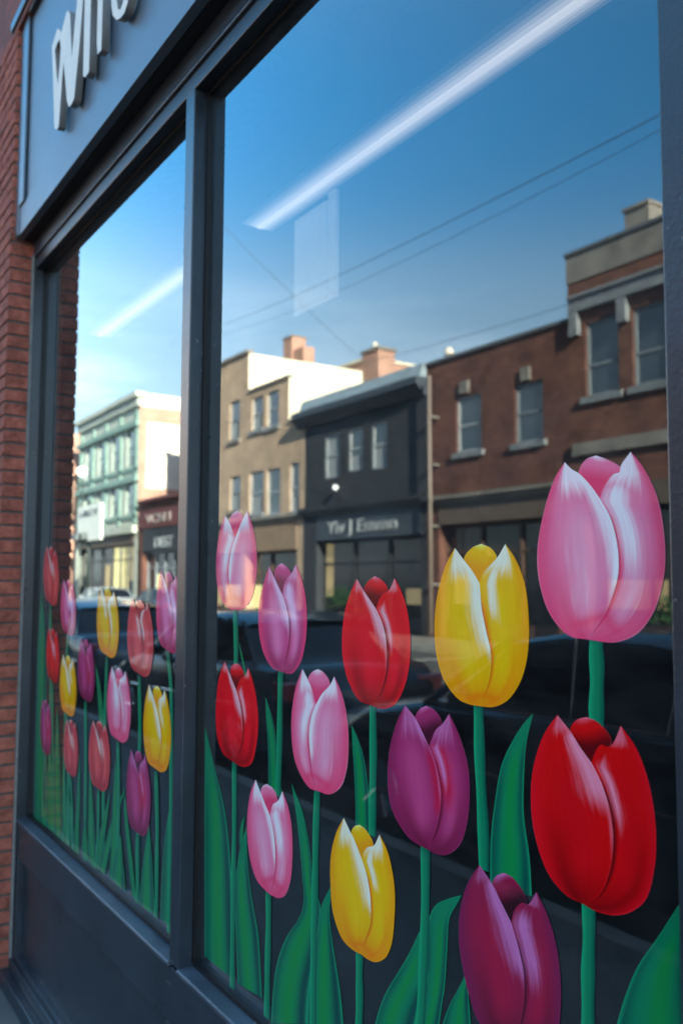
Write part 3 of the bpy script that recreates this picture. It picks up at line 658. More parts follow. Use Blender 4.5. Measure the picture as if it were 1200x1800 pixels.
tulip('yellow tulip in the lower row with a white rimmed left petal', 'yellow', (570,1430,6.43),
 [(225,50),(140,220),(80,480),(75,800),(110,1150),(220,1440),(350,1560),(430,1600)],
 [(225,50),(300,210),(340,290),(430,520)], [(490,720),(530,1000),(525,1260),(470,1420),(430,1600)],
 [(630,240),(560,370),(500,380),(450,440)],
 [(630,240),(720,430),(795,800),(800,1150),(760,1500),(690,1640),(580,1685),(480,1640),(430,1600)],
 [(310,215),(350,145),(405,130),(470,180),(560,370)], 'L', ([(633,1674),(632.5,1740),(632,1812)], 12.5))
tulip('dark purple tulip with lilac brush strokes, lowest of the right pane', 'deep', (790,1510,5.714),
 [(305,60),(200,220),(120,470),(100,800),(150,1150),(220,1430),(300,1640),(450,1800),(600,1850)],
 [(305,60),(430,245),(520,430),(625,640)], [(700,900),(755,1180),(752,1450),(700,1700),(600,1850)],
 [(880,335),(790,460),(735,440),(660,510)],
 [(880,335),(970,520),(1060,800),(1115,1150),(1120,1500),(1080,1750),(950,1900),(750,1930),(600,1850)],
 [(440,240),(480,170),(550,140),(640,190),(790,460)], 'L', ([(900,1836),(899,1870),(898,1900)], 18),
 leaves=[([(821.5,1707),(808,1735),(793,1763),(784,1785),(779,1800)], [(821.5,1707),(823,1738),(825,1762),(827,1785),(828,1800)])], nv=80, nu=40)
# --- left pane: smaller flowers seen at a steep angle
TP = dict(LO=[(.20,0),(.09,.14),(.02,.32),(0,.53),(.06,.75),(.20,.90),(.42,.955)],
 IL=[(.20,0),(.31,.10),(.385,.18),(.49,.285)], S=[(.58,.43),(.635,.62),(.60,.78),(.50,.90),(.42,.955)],
 IR=[(.765,.06),(.68,.14),(.60,.155),(.53,.20)], RO=[(.765,.06),(.87,.18),(.97,.40),(1,.59),(.95,.81),(.82,.975),(.65,1),(.42,.955)],
 BK=[(.345,.08),(.40,.035),(.48,.02),(.56,.035),(.675,.14)])
def tul(label, kind, x0, x1, y0, y1, stm, w=5, leaves=(), front='L', back=0.0):
    f = lambda P, dy=0: [(x0+(x1-x0)*x, y0+(y1-y0)*(y+dy*0)) for x, y in P]
    bk = [(x, y+back) for x, y in TP['BK']]
    xs = x0+(x1-x0)*.46; ys = y1-2
    return tulip(label, kind, (0,0,1), f(TP['LO']), f(TP['IL']), f(TP['S']), f(TP['IR']), f(TP['RO']), f(bk), front, ([(xs, ys)]+stm, w), leaves, nu=16, nv=34)
tul('muted red tulip at the far left of the narrow pane, highest against the brick reflection', 'paired', 77.5,104,959,1065, [(90,1150),(89,1300),(87,1455)], 4.2,
 [([(73,1040),(67,1150),(63,1300),(60,1440)], [(73,1040),(79,1100),(82,1250),(84,1456)])])
tul('pink mauve tulip second from the left in the upper row of the narrow pane', 'mag', 107.5,134,1017.5,1118, [(117,1200),(114,1350),(112,1480)], 4.2,
 [([(101,1240),(97,1320),(95,1400),(96,1466)], [(101,1240),(106,1320),(108,1400),(110,1478)])])
tul('small crimson tulip under the far left muted red one', 'red', 82.5,105,1103,1201, [(94,1290),(95,1380),(96,1465)], 4,
 [([(88,1290),(84,1360),(82,1420),(83,1455)], [(88,1290),(93,1360),(96,1420),(98,1466)])])
tul('small yellow tulip left of the purple one in the narrow pane', 'yellow', 106,135,1150,1260, [(121,1350),(121,1420),(122,1488)], 4.4,
 [([(113,1300),(110,1380),(110,1440),(113,1480)], [(113,1300),(117,1380),(120,1440),(124,1489)])])
tul('small plum purple tulip between the two yellow tulips of the narrow pane', 'purple', 137.5,167,1121,1235, [(152,1330),(151,1420),(150,1512)], 4.6,
 [([(141,1320),(136,1400),(132,1460),(131,1497)], [(141,1320),(142,1400),(140,1460),(140,1504)])])
tul('bright yellow tulip in the upper row of the narrow pane', 'yellow', 171,210,1031,1157, [(186,1250),(185,1300),(183,1400),(182,1535)], 5.2,
 [([(169,1167),(172,1220),(175,1265),(178,1285)], [(169,1167),(177,1205),(183,1255),(185,1285)]),
  ([(159,1348),(156,1420),(156,1480),(160,1520)], [(159,1348),(165,1420),(169,1480),(172,1530)])], front='R')
tul('washed out coral red tulip in the upper row of the narrow pane', 'paired', 225,270.5,1051,1190, [(247,1280),(245,1400),(243,1587)], 5.8,
 [([(222,1381),(198,1440),(184,1490),(176,1530)], [(222,1381),(207,1440),(194,1495),(186,1538)])], front='R')
tul('mauve pink tulip cut off by the centre mullion at the right of the narrow pane', 'mag', 276,320,1002,1149, [(302,1210),(302,1350),(301,1500)], 6,
 [([(306,1392),(294,1450),(287,1520),(283,1615)], [(306,1392),(310,1450),(312,1520),(313,1640)])])
tul('tiny violet tulip at the lower far left of the narrow pane', 'purple', 71.5,91.5,1228,1328, [(83,1380),(83,1420),(82,1454)], 3.6,
 [([(76,1380),(72,1410),(70,1430),(70,1446)], [(76,1380),(80,1410),(84,1430),(86,1457)])])
tul('small coral tulip just below the small yellow one', 'paired', 113.5,138,1263,1366, [(128,1420),(128,1460),(129,1495)], 4,
 [([(118,1380),(121,1420),(124,1460),(127,1492)], [(118,1380),(126,1420),(131,1460),(135,1499)])])
tul('lilac pink tulip in the middle row of the narrow pane', 'pink', 189.5,231,1171,1306, [(210,1400),(208,1480),(204,1552)], 5.4,
 [([(204,1334),(200,1400),(197,1470),(193,1540)], [(204,1334),(208,1400),(208,1470),(206,1556)]),
  ([(219,1383),(220,1440),(226,1510),(233,1575)], [(219,1383),(226,1440),(234,1510),(241,1584)])], front='R')
tul('muted red tulip in the lower row of the narrow pane, under the bright yellow tulip', 'paired', 157.5,194.5,1265,1391.5, [(174,1450),(172,1500),(170,1526)], 4.8,
 [([(195,1392),(182,1440),(172,1480),(168,1522)], [(195,1392),(190,1440),(183,1490),(178,1532)])])
tul('golden yellow tulip next to the centre mullion in the narrow pane', 'yellow', 253.5,302,1203,1358, [(278,1450),(277,1520),(276,1614)], 6.2,
 [([(263,1449),(255,1500),(249,1550),(246,1590)], [(263,1449),(268,1500),(271,1560),(273,1610)])])
tul('plum tulip with a lilac throat, lowest flower of the narrow pane', 'purple', 223.5,266,1317,1470, [(243,1530),(243,1560),(242,1588)], 5.6,
 [([(212,1470),(204,1500),(199,1525),(198,1548)], [(214,1470),(217,1510),(220,1540),(222,1568)]),
  ([(150,1440),(146,1470),(145,1490),(147,1508)], [(150,1440),(154,1470),(157,1490),(160,1518)])])
# ---------------------------------------------------------------- the street seen in the glass
M.update(
    brick_dark=brick_mat('dark_red_brick', (.215, .088, .062), (.155, .060, .043), (.12, .10, .085), dirt=.55),
    brick_brown=brick_mat('brown_brick', (.24, .10, .066), (.175, .070, .048), (.13, .11, .09), dirt=.55),
    brick_gray=brick_mat('grey_painted_brick', (.050, .055, .062), (.042, .046, .053), (.035, .038, .043), dirt=.3),
    brick_tan=brick_mat('tan_brick', (.62, .43, .29), (.54, .37, .25), (.48, .37, .27), dirt=.3),
    brick_salmon=brick_mat('salmon_brick', (.55, .30, .22), (.48, .25, .18), (.45, .34, .27), dirt=.25),
    stucco=mat('cream_render', (.74, .66, .52), .85, .2, noise=.12, nscale=1.4, bump=.2, bscale=25),
    whitewall=mat('white_painted_wall', (.74, .66, .56), .8, .2, noise=.1, nscale=1.2),
    stone=mat('weathered_concrete', (.25, .225, .20), .85, .2, noise=.32, nscale=1.6, bump=.2, bscale=30),
    palestone=mat('pale_grey_stone_trim', (.23, .24, .25), .8, .3, noise=.3, nscale=3),
    coping=mat('grey_metal_coping', (.13, .14, .15), .5, .5, noise=.2),
    cornice=mat('slate_cornice_paint', (.055, .07, .09), .55, .4, noise=.2, nscale=3),
    flashing=mat('light_lead_flashing', (.28, .34, .38), .45, .5, noise=.2, nscale=3),
    green=mat('green_painted_trim', (.20, .31, .27), .6, .4, noise=.15, nscale=2),
    greenpale=mat('pale_green_trim', (.44, .46, .40), .6, .4, noise=.15, nscale=2),
    whiteframe=mat('white_window_frame', (.40, .42, .43), .5, .4, noise=.1),
    greyframe=mat('grey_window_frame', (.22, .25, .27), .5, .4, noise=.1),
    brownframe=mat('brown_window_frame', (.10, .055, .04), .6, .4, noise=.2),
    blackframe=mat('black_shop_frame', (.018, .02, .024), .5, .5, noise=.2),
    pane=mat('reflective_window_pane', (.03, .045, .06), .04, 1.0, coat=1.0),
    blind=mat('window_blind', (.32, .34, .34), .8, .2, noise=.1),
    shopdark=mat('dark_shop_glass', (.022, .02, .02), .12, .6, noise=.5, nscale=1.4),
    warmlit=mat('warm_lit_window', (.3, .22, .12), .5, emis=(1.0, .66, .30), estr=.15, noise=.35, nscale=1.6),
    yellowlit=mat('yellow_lit_window', (.4, .3, .1), .5, emis=(1.0, .78, .36), estr=.40, noise=.3, nscale=1.2),
    globe=mat('lit_globe', (.8, .8, .75), .4, emis=(1.0, .95, .82), estr=.8),
    bronze=mat('brown_fascia_board', (.13, .095, .075), .6, .4, noise=.2, nscale=2),
    tanboard=mat('tan_fascia_board', (.30, .20, .13), .7, .3, noise=.15, nscale=2),
    maroon=mat('maroon_fascia_board', (.13, .035, .032), .6, .4, noise=.2, nscale=2),
    pipe=mat('buff_downpipe', (.24, .19, .16), .5, .4, noise=.1),
    signwhite=mat('white_sign_face', (.72, .72, .66), .5, .4, noise=.08, nscale=3),
    silverletter=mat('silver_letters', (.36, .38, .39), .4, .5, noise=.1),
    letterfaint=mat('faded_pale_letters', (.42, .36, .34), .6, .3, noise=.1),
    cable=mat('grey_cable', (.16, .18, .20), .6, .3, noise=.1),
    pole=mat('dark_green_pole', (.02, .028, .026), .5, .5, noise=.2),
    bark=mat('grey_brown_bark', (.13, .10, .08), .9, .2, noise=.35, nscale=12, bump=.5, bscale=40),
    planter=mat('dark_planter', (.03, .03, .032), .7, .3, noise=.2),
    leafmat=mat('shrub_leaves', (.03, .075, .03), .6, .3, noise=.5, nscale=9),
)
b = MB(); b.quad((-300,-15.4,.0045),(40,-15.4,.0045),(40,-13.1,.0045),(-300,-13.1,.0045)); struct(b.build('pavement', M['stone']))
FY = -W0                        # real face of the far row
def wall(b, x0, x1, z0, z1, holes, depth=.16, m=0, y=FY):
    """a facade facing +y with real openings and reveals"""
    xs = sorted({x0, x1, *[v for h in holes for v in h[:2] if x0 < v < x1]}); zs = sorted({z0, z1, *[v for h in holes for v in h[2:] if z0 < v < z1]})
    for i in range(len(xs)-1):
        for j in range(len(zs)-1):
            cx, cz = (xs[i]+xs[i+1])/2, (zs[j]+zs[j+1])/2
            if any(h[0] < cx < h[1] and h[2] < cz < h[3] for h in holes): continue
            b.quad((xs[i], y, zs[j]), (xs[i+1], y, zs[j]), (xs[i+1], y, zs[j+1]), (xs[i], y, zs[j+1]), m)
    for (a, c, e, f) in holes:
        b.quad((a, y, e), (a, y-depth, e), (a, y-depth, f), (a, y, f), m); b.quad((c, y, e), (c, y-depth, e), (c, y-depth, f), (c, y, f), m)
        b.quad((a, y, e), (c, y, e), (c, y-depth, e), (a, y-depth, e), m); b.quad((a, y, f), (c, y, f), (c, y-depth, f), (a, y-depth, f), m)
def shell(b, x0, x1, z0, z1, dep, y=FY, m=0, msideR=None, roof=0):
    y2 = y-dep
    b.quad((x1, y, z0), (x1, y2, z0), (x1, y2, z1), (x1, y, z1), m if msideR is None else msideR)
    b.quad((x0, y, z0), (x0, y2, z0), (x0, y2, z1), (x0, y, z1), m)
    b.quad((x0, y2, z0), (x1, y2, z0), (x1, y2, z1), (x0, y2, z1), m)
    b.quad((x0, y, z1), (x1, y, z1), (x1, y2, z1), (x0, y2, z1), m)
def window(parent, h, fm='whiteframe', rail=.5, y=FY, sill=None, blind=False, mull=0):
    a, c, e, f = h; t = min(.07, (c-a)*.1); yy = y-.11
    b = MB(); b.box(a, a+t, yy, yy+.05, e, f); b.box(c-t, c, yy, yy+.05, e, f); b.box(a+t, c-t, yy, yy+.05, e, e+t); b.box(a+t, c-t, yy, yy+.05, f-t, f)
    zr = e+(f-e)*rail
    if rail: b.box(a+t, c-t, yy+.003, yy+.053, zr-.03, zr+.03)
    for q in range(mull):
        xm = a+(c-a)*(q+1)/(mull+1); b.box(xm-.03, xm+.03, yy+.001, yy+.051, e+t, f-t)
    w_ = b.build('window', M[fm], parent)
    b = MB(); b.quad((a+t, yy+.012, e+t), (c-t, yy+.012, e+t), (c-t, yy+.012, f-t), (a+t, yy+.012, f-t)); b.build('pane', M['pane'], w_)
    if blind:
        b = MB(); b.box(a+t, c-t, yy+.013, yy+.018, e+t+.02, e+(f-e)*blind); b.build('blind', M['blind'], w_)
    if sill:
        b = MB(); b.box(a-.12, c+.12, y-.05, y+.09, e-.16, e-.003); b.build('sill', M[sill], w_)
    return w_
def R(x0, y0, x1, y1):          # a rectangle read off the mirror image, measured on the plane of the far facades
    xa, z1 = vx(x0, y0); xb, _ = vx(x1, y0); za = vx(x0, y1)[1]; return (min(xa, xb), max(xa, xb), za, z1)
def mirror_text(txt, xc, z, size, y, m, parent, width=None, name='lettering'):
    cu = bpy.data.curves.new(name, 'FONT'); cu.body = txt; cu.size = size; cu.extrude = .02; cu.align_x = 'CENTER'
    tmp = bpy.data.objects.new('tmp', cu); COL.objects.link(tmp); me = bpy.data.meshes.new_from_object(tmp); bpy.data.objects.remove(tmp)
    xs = [v.co.x for v in me.vertices]; k = (width/(max(xs)-min(xs))) if width else 1; cx = (max(xs)+min(xs))/2
    for v in me.vertices: v.co = ((v.co.x-cx)*k+xc, y+.02+v.co.z, z+v.co.y)
    me.materials.clear(); me.materials.append(M[m]); o = bpy.data.objects.new(name, me); COL.objects.link(o); o.parent = parent; return o

def storefront(parent, x0, x1, ztop, fm, lits=(), y=FY, n=3, door=None):
    """recessed shop windows with frames and a stall riser; lits: (from, to, bottom, top, material) as fractions"""
    b = MB(); yy = y-.35
    b.box(x0, x1, yy, yy+.12, 0, .5); b.box(x0, x1, yy, yy+.1, ztop-.12, ztop); b.box(x0, x1, yy, yy+.09, ztop-.85, ztop-.78)
    for i in range(n+1):
        x = x0+(x1-x0)*i/n; b.box(x-.05, x+.05, yy+.001, yy+.11, .5, ztop-.12)
    f = b.build('shop_frame', M[fm], parent)
    b = MB(); b.quad((x0, yy+.03, .5), (x1, yy+.03, .5), (x1, yy+.03, ztop), (x0, yy+.03, ztop)); b.build('shop_pane', M['shopdark'], f)
    for (p, q, e, g, m) in lits:
        b = MB(); b.box(x0+(x1-x0)*p, x0+(x1-x0)*q, yy+.032, yy+.036, e*ztop, g*ztop); b.build('lit_display', M[m], f)
    return f

# A: tall red brick building at the right of the reflection
t = thing('brick_house', 'tall red brown brick building with a pale stone window hood by the right frame', 'building')
xl = vx(996, 500)[0]; zt = vx(993, 450)[1]; xr = xl+7.6
wins = [R(1027, 567, 1085, 699), R(1110, 546, 1176, 680)]
wv = wins[1][1]-wins[1][0]; gap = wins[1][0]-wins[0][1]
for k in (1, 2):
    x = wins[1][1]+gap+(k-1)*(wv+gap); wins.append((x, x+wv, wins[1][2], wins[1][3]))
wins = [(a, c, wins[0][2], wins[0][3]) for a, c, _, _ in wins]
zs = vx(1012, 781)[1]
b = MB(); wall(b, xl, xr, 3.9, zt-.75, wins); shell(b, xl, xr, 0, zt-.001, 14); b.box(xl, xl+.5, FY-.4, FY+.02, 0, 3.9); b.box(xr-.5, xr, FY-.4, FY+.02, 0, 3.9)
b.build('wall', M['brick_brown'], t)
b = MB(); b.box(xl-.01, xr, FY-.25, FY+.03, zt-.75, zt-.06); b.build('parapet_band', M['stone'], t)
b = MB(); b.box(xl-.05, xr, FY-.3, FY+.08, zt-.06, zt+.02); b.build('coping', M['coping'], t)
for h in wins: window(t, h, 'greyframe', .42, sill='palestone', blind=.0)
hz = wins[0][3]
b = MB(); b.box(xl+.15, xr-.1, FY+.001, FY+.16, hz+.30, hz+.62); b.box(xl+.15, xr-.1, FY+.001, FY+.22, hz+.62, hz+.70)
xx = [xl+.15] + [(wins[i][1]+wins[i+1][0])/2-.13 for i in range(3)] + [xr-.4]
for x in xx: b.box(x, x+.26, FY+.001, FY+.15, hz-.28, hz+.2995)
b.build('stone_hood', M['palestone'], t)
b = MB(); b.box(xl+.15, xr-.1, FY+.001, FY+.10, zs-.30, zs); b.build('string_course', M['stone'], t)
b = MB(); b.box(xl+.5, xr-.5, FY-.2, FY+.06, 3.35, 3.9); b.build('fascia', M['bronze'], t)
storefront(t, xl+.5, xr-.5, 3.35, 'blackframe', [(.05, .3, .3, .5, 'warmlit')], n=4)
p = vx(1088, 367); q = vx(1136, 367)
c_ = thing('chimney_stack', 'square grey chimney on the flat roof of the tallest brick building', 'chimney')
cxa = p[0]-.2
b = MB(); b.box(cxa-.1, cxa+.6, FY-1.5, FY-.55, zt-.02, zt+.75); b.build('shaft', M['stone'], c_)
b = MB(); b.box(cxa-.14, cxa+.64, FY-1.55, FY-.5, zt+.75, zt+.83); b.build('cap', M['stone'], c_)

# further plain brick building that the frame hides in the photograph
t = thing('brick_house', 'plain two storey brick building beyond the tall one, past the right frame', 'building')
x0, x1 = xr+.02, xr+13
wn = [(x0+1.2+k*2.3, x0+2.2+k*2.3, 5.0, 6.8) for k in range(5)]
b = MB(); wall(b, x0, x1, 3.6, 8.2, wn); shell(b, x0, x1, 0, 8.2, 12); b.box(x0, x0+.4, FY-.4, FY, 0, 3.6); b.box(x1-.4, x1, FY-.4, FY, 0, 3.6); b.build('wall', M['brick_dark'], t)
for h in wn: window(t, h, 'whiteframe', .5, sill='palestone')
b = MB(); b.box(x0+.4, x1-.4, FY-.2, FY+.05, 3.1, 3.6); b.build('fascia', M['bronze'], t)
storefront(t, x0+.4, x1-.4, 3.1, 'blackframe', n=5)

# B: low dark red brick building
t = thing('brick_house', 'two storey dark red brick building with two sash windows right of the charcoal one', 'building')
x0 = vx(752, 750)[0]; x1 = xl-.01; ztB = vx(993, 567)[1]
wins = [R(803, 700, 846, 797), R(904, 677, 953, 781)]; zc = vx(779, 877)[1]
b = MB(); wall(b, x0, x1, zc, ztB-.001, wins); shell(b, x0, x1, 0, ztB-.001, 13); b.box(x0, x0+.55, FY-.4, FY+.03, 0, zc); b.box(x1-.4, x1, FY-.4, FY+.03, 0, zc)
b.build('wall', M['brick_dark'], t)
b = MB(); b.box(x0-.02, x1, FY-.3, FY+.07, ztB, ztB+.09); b.build('coping', M['coping'], t)
window(t, wins[0], 'whiteframe', .48, sill='palestone'); window(t, wins[1], 'greyframe', .5, sill='palestone')
b = MB(); r_ = R(811, 672, 826, 693); b.box(r_[0], r_[1], FY+.001, FY+.07, r_[2], r_[3]); b.build('keystone', M['stone'], t)
b = MB(); r_ = R(917, 647, 932, 670); b.box(r_[0], r_[1], FY+.001, FY+.07, r_[2], r_[3]); b.build('keystone', M['stone'], t)
b = MB(); b.box(x0, x1, FY+.031, FY+.24, zc-.03, zc+.07); b.box(x0+.1, x1-.1, FY+.031, FY+.12, zc-.16, zc-.03); b.build('shop_cornice', M['stone'], t)
b = MB(); b.box(x0+.55, x1-.4, FY-.2, FY+.06, zc-.75, zc-.16); b.build('fascia', M['bronze'], t)
storefront(t, x0+.55, x1-.4, zc-.75, 'brownframe', [(.36, .40, .72, .78, 'yellowlit'), (.05, .2, .3, .55, 'warmlit')], n=3)
dp = thing('downpipe', 'thin brown downpipe running up the left edge of the dark red brick building', 'pipe')
xp = vx(770, 700)[0]; b = MB(); b.tube([(xp, FY+.30, .1), (xp, FY+.30, vx(769, 663)[1])], .055, 10); b.build('pipe', M['pipe'], dp, smooth=True)
b = MB()
for z in (1.5, 3.2, 5.0, 6.4): b.box(xp-.09, xp+.09, FY+.001, FY+.31, z, z+.05)
b.build('bracket', M['stone'], dp)

# C: charcoal building with the shop sign
t = thing('grey_shop_building', 'charcoal painted brick building with three windows, heavy cornice and silver shop lettering', 'building')
x0 = vx(536, 800)[0]; x1 = vx(752, 750)[0]-.01; ztC = vx(747, 641)[1]
wins = [R(571, 766, 597, 842), R(612, 755, 637.5, 829), R(653, 745, 680, 826)]; zc = vx(537, 898)[1]
b = MB(); wall(b, x0, x1, zc, ztC-.001, wins); shell(b, x0, x1, 0, ztC-.001, 8); b.box(x0, x0+.9, FY-.4, FY+.04, 0, zc); b.box(x1-.3, x1, FY-.4, FY+.03, 0, zc)
b.build('wall', M['brick_gray'], t)
for i, h in enumerate(wins): window(t, h, 'whiteframe', .52, blind=(.95, .35, .45)[i])
b = MB(); b.prism_x([(FY, ztC-.95), (FY+.12, ztC-.95), (FY+.42, ztC-.62), (FY+.42, ztC-.40), (FY, ztC-.40)], x0-.35, x1); b.build('cornice', M['cornice'], t)
b = MB(); b.prism_x([(FY-.4, ztC+.04), (FY-.4, ztC-.05), (FY, ztC-.398), (FY+.30, ztC-.398), (FY+.12, ztC+.04)], x0-.02, x1); b.build('flashing', M['flashing'], t)
b = MB(); b.box(x0-.05, x1, FY+.041, FY+.28, zc-.10, zc+.05); b.box(x0, x1, FY+.041, FY+.16, zc-.24, zc-.10); b.build('shop_cornice', M['blackframe'], t)
zf = vx(575, 950)[1]
b = MB(); b.box(x0+.9, x1-.3, FY-.2, FY+.05, zf, zc-.24); b.build('fascia', M['cornice'], t)
xa, za = vx(577, 938); xb, zb_ = vx(700, 932)
mirror_text('Yiv J Emmn', (xa+xb)/2, (za+zb_)/2+.0, .62, FY+.05, 'silverletter', t, width=abs(xb-xa), name='shop_lettering')
storefront(t, x0+.9, x1-.3, zf, 'blackframe', [(.02, .10, .35, .97, 'warmlit'), (.80, .95, .30, .46, 'warmlit')], n=3)
lm = thing('wall_lamp', 'small round white lamp on the charcoal wall above the silver lettering', 'lamp')
p = vx(598, 858); b = MB(); b.ball((p[0], FY+.2, p[1]), .09); b.build('globe', M['globe'], lm, smooth=True); b = MB(); b.tube([(p[0], FY+.01, p[1]), (p[0], FY+.13, p[1])], .02, 8); b.build('arm', M['blackframe'], lm)
fi = thing('roof_vent', 'thin white roof vent at the joint of the charcoal and the dark red building', 'vent')
p = vx(751, 603); b = MB(); b.tube([(p[0]+.1, FY-.8, ztC-.1), (p[0]+.1, FY-.8, p[1]-.25)], .07, 8); b.build('pipe', M['whitewall'], fi)
b = MB(); b.tube([(p[0]+.1, FY-.8, p[1]-.25), (p[0]+.1, FY-.8, p[1]-.05)], [.16, .1], 10); b.build('cowl', M['whitewall'], fi)
# chimneys on the roofs behind
def chimney(px0, px1, pyt, dep, label, m, zbase, pots=1):
    t = thing('chimney_stack', label, 'chimney', group='chimneys on the roofs opposite'); Wd = W0+dep
    a = at(px0, pyt, Wd); c = at(px1, pyt, Wd); xa, xb = sorted((a.x, c.x)); xm = (xa+xb)/2; hw = (xb-xa)*.36
    b = MB(); b.box(xm-hw, xm+hw, -Wd-.5, -Wd+.3, zbase, a.z-.12); b.build('shaft', M[m], t)
    b = MB(); b.box(xm-hw-.06, xm+hw+.06, -Wd-.56, -Wd+.36, a.z-.12, a.z); b.build('cap', M['stone'], t)
    b = MB()
    for i in range(pots): b.tube([(xm-hw+.3+i*.42, -Wd-.1, a.z), (xm-hw+.3+i*.42, -Wd-.1, a.z+.35)], [.13, .1], 10); 
    b.build('chimney_pot', M['whitewall'], t)
chimney(642, 681, 622, 3.0, 'red brick chimney with pale pots above the charcoal building', 'brick_salmon', 6.5, 1)

# D: tan and cream building, three steps high
t = thing('tan_building', 'tan three storey building with a sunlit cream side wall left of the charcoal one', 'building')
x0 = vx(330, 700)[0]; xm1 = vx(436, 700)[0]; xm2 = vx(507, 700)[0]; x1 = vx(536, 800)[0]-.01
z1 = vx(434, 621)[1]; z2 = vx(507, 662)[1]; z3 = vx(530, 735)[1]; zc = vx(455, 914)[1]
wl = [R(404, 707, 421, 775), R(405, 839, 423, 899), R(366, 722, 382, 785), R(366, 845, 382, 902)]
wm = [R(442, 700, 461, 758), R(468, 690, 489, 752), R(438, 831, 462, 905), R(468, 826, 492, 907)]
wr = [R(505, 816, 526, 901)]; wr = [(max(wr[0][0], xm2+.15), wr[0][1], wr[0][2], wr[0][3])]
b = MB(); wall(b, x0, xm1, zc, z1, wl); wall(b, xm1, xm2, zc, z2, wm); wall(b, xm2, x1, zc, z3, wr)
b.box(x0, x0+.5, FY-.4, FY+.02, 0, zc); b.box(x1-.5, x1, FY-.4, FY+.02, 0, zc); b.box(xm1-.4, xm1, FY-.4, FY+.02, 0, zc)
b.build('wall', M['brick_tan'], t)
b = MB(); dd = 9
b.quad((xm1, FY, z2-.2), (xm1, FY-dd, z2-.2), (xm1, FY-dd, z1), (xm1, FY, z1)); b.quad((xm2, FY, z3-.2), (xm2, FY-dd, z3-.2), (xm2, FY-dd, z2), (xm2, FY, z2))
b.quad((x1, FY, 0), (x1, FY-dd, 0), (x1, FY-dd, z3), (x1, FY, z3)); b.quad((x0, FY, 0), (x0, FY-dd, 0), (x0, FY-dd, z1), (x0, FY, z1))
b.quad((x0, FY, z1), (xm1, FY, z1), (xm1, FY-dd, z1), (x0, FY-dd, z1)); b.quad((xm1, FY, z2), (xm2, FY, z2), (xm2, FY-dd, z2), (xm1, FY-dd, z2)); b.quad((xm2, FY, z3), (x1, FY, z3), (x1, FY-dd, z3), (xm2, FY-dd, z3))
b.quad((x0, FY-dd, 0), (xm1, FY-dd, 0), (xm1, FY-dd, z1), (x0, FY-dd, z1)); b.quad((xm1, FY-dd, 0), (xm2, FY-dd, 0), (xm2, FY-dd, z2), (xm1, FY-dd, z2)); b.quad((xm2, FY-dd, 0), (x1, FY-dd, 0), (x1, FY-dd, z3), (xm2, FY-dd, z3))
b.build('side_wall', M['stucco'], t)
b = MB(); b.box(x0, xm1+.05, FY-.2, FY+.10, z1, z1+.12); b.box(xm1+.06, xm2+.05, FY-.2, FY+.08, z2, z2+.08); b.box(xm2+.06, x1, FY-.2, FY+.08, z3, z3+.08); b.build('coping', M['stone'], t)
for h in wl: window(t, h, 'greyframe', .5, sill='stone', blind=.5)
for i, h in enumerate(wm+wr): window(t, h, 'whiteframe', .5, sill='palestone', blind=(.5, 0, .4, 0, .3)[i])
b = MB(); b.box(x0, x1, FY+.021, FY+.22, zc-.04, zc+.06); b.box(x0, x1, FY+.021, FY+.12, zc-.16, zc-.04); b.build('shop_cornice', M['stone'], t)
zf = vx(500, 967)[1]
b = MB(); b.box(x0+.5, x1-.5, FY-.2, FY+.05, zf, zc-.16); b.build('fascia', M['tanboard'], t)
storefront(t, x0+.5, x1-.5, zf, 'brownframe', [(.33, .66, .18, .52, 'yellowlit'), (.05, .30, .2, .5, 'warmlit')], n=4)
# rooftop blocks behind the cream wall
rb = thing('rooftop_block', 'sunlit salmon lift housing behind the cream side wall', 'rooftop block')
Wd = W0+7; a = at(497, 597, Wd); c = at(512, 597, Wd)
b = MB(); b.box(a.x, c.x, -Wd-.9, -Wd, 6, a.z); b.box(c.x, c.x+1.1, -Wd-.8, -Wd-.1, 6, at(520, 611, Wd).z); b.build('housing', M['brick_salmon'], rb)
b = MB(); b.box(a.x-.05, c.x+.05, -Wd-.95, -Wd+.05, a.z, a.z+.08); b.build('cap', M['stone'], rb)
rb = thing('rooftop_block', 'low sunlit salmon brick roof storey just left of the brick chimney', 'rooftop block')
Wd = W0+9; a = at(600, 648, Wd); c = at(646, 645, Wd)
b = MB(); b.box(a.x, c.x, -Wd-4, -Wd, 5, a.z); b.build('wall', M['brick_salmon'], rb); b = MB(); b.box(a.x-.1, c.x+.1, -Wd-4.1, -Wd+.1, a.z, a.z+.15); b.build('coping', M['stucco'], rb)

# F: single storey maroon shop
t = thing('low_shop', 'low maroon shop with white window boards between the white side wall and the tan building', 'building')
x1 = vx(330, 700)[0]-.01; x0 = vx(247, 900)[0]; zt_ = vx(300, 876)[1]
zf0, zf1 = vx(290, 925)[1], vx(290, 893)[1]
b = MB(); shell(b, x0, x1, 0, zt_-.001, 9); wall(b, x0, x1, zf1, zt_-.001, []); b.box(x0, x0+.5, FY-.4, FY+.02, 0, zf1); b.box(x1-.6, x1, FY-.4, FY+.02, 0, zf1); b.build('wall', M['brick_dark'], t)
b = MB(); b.box(x0, x1, FY-.1, FY+.25, zt_, zt_+.16); b.build('cornice', M['maroon'], t)
b = MB(); b.box(x0+.02, x1, FY+.021, FY+.12, zf0, zf1); b.build('fascia', M['maroon'], t)
mirror_text('VCN I', vx(282, 912)[0], (zf0+zf1)/2-.22, .62, FY+.12, 'letterfaint', t, width=abs(vx(262, 912)[0]-vx(306, 912)[0]), name='fascia_lettering')
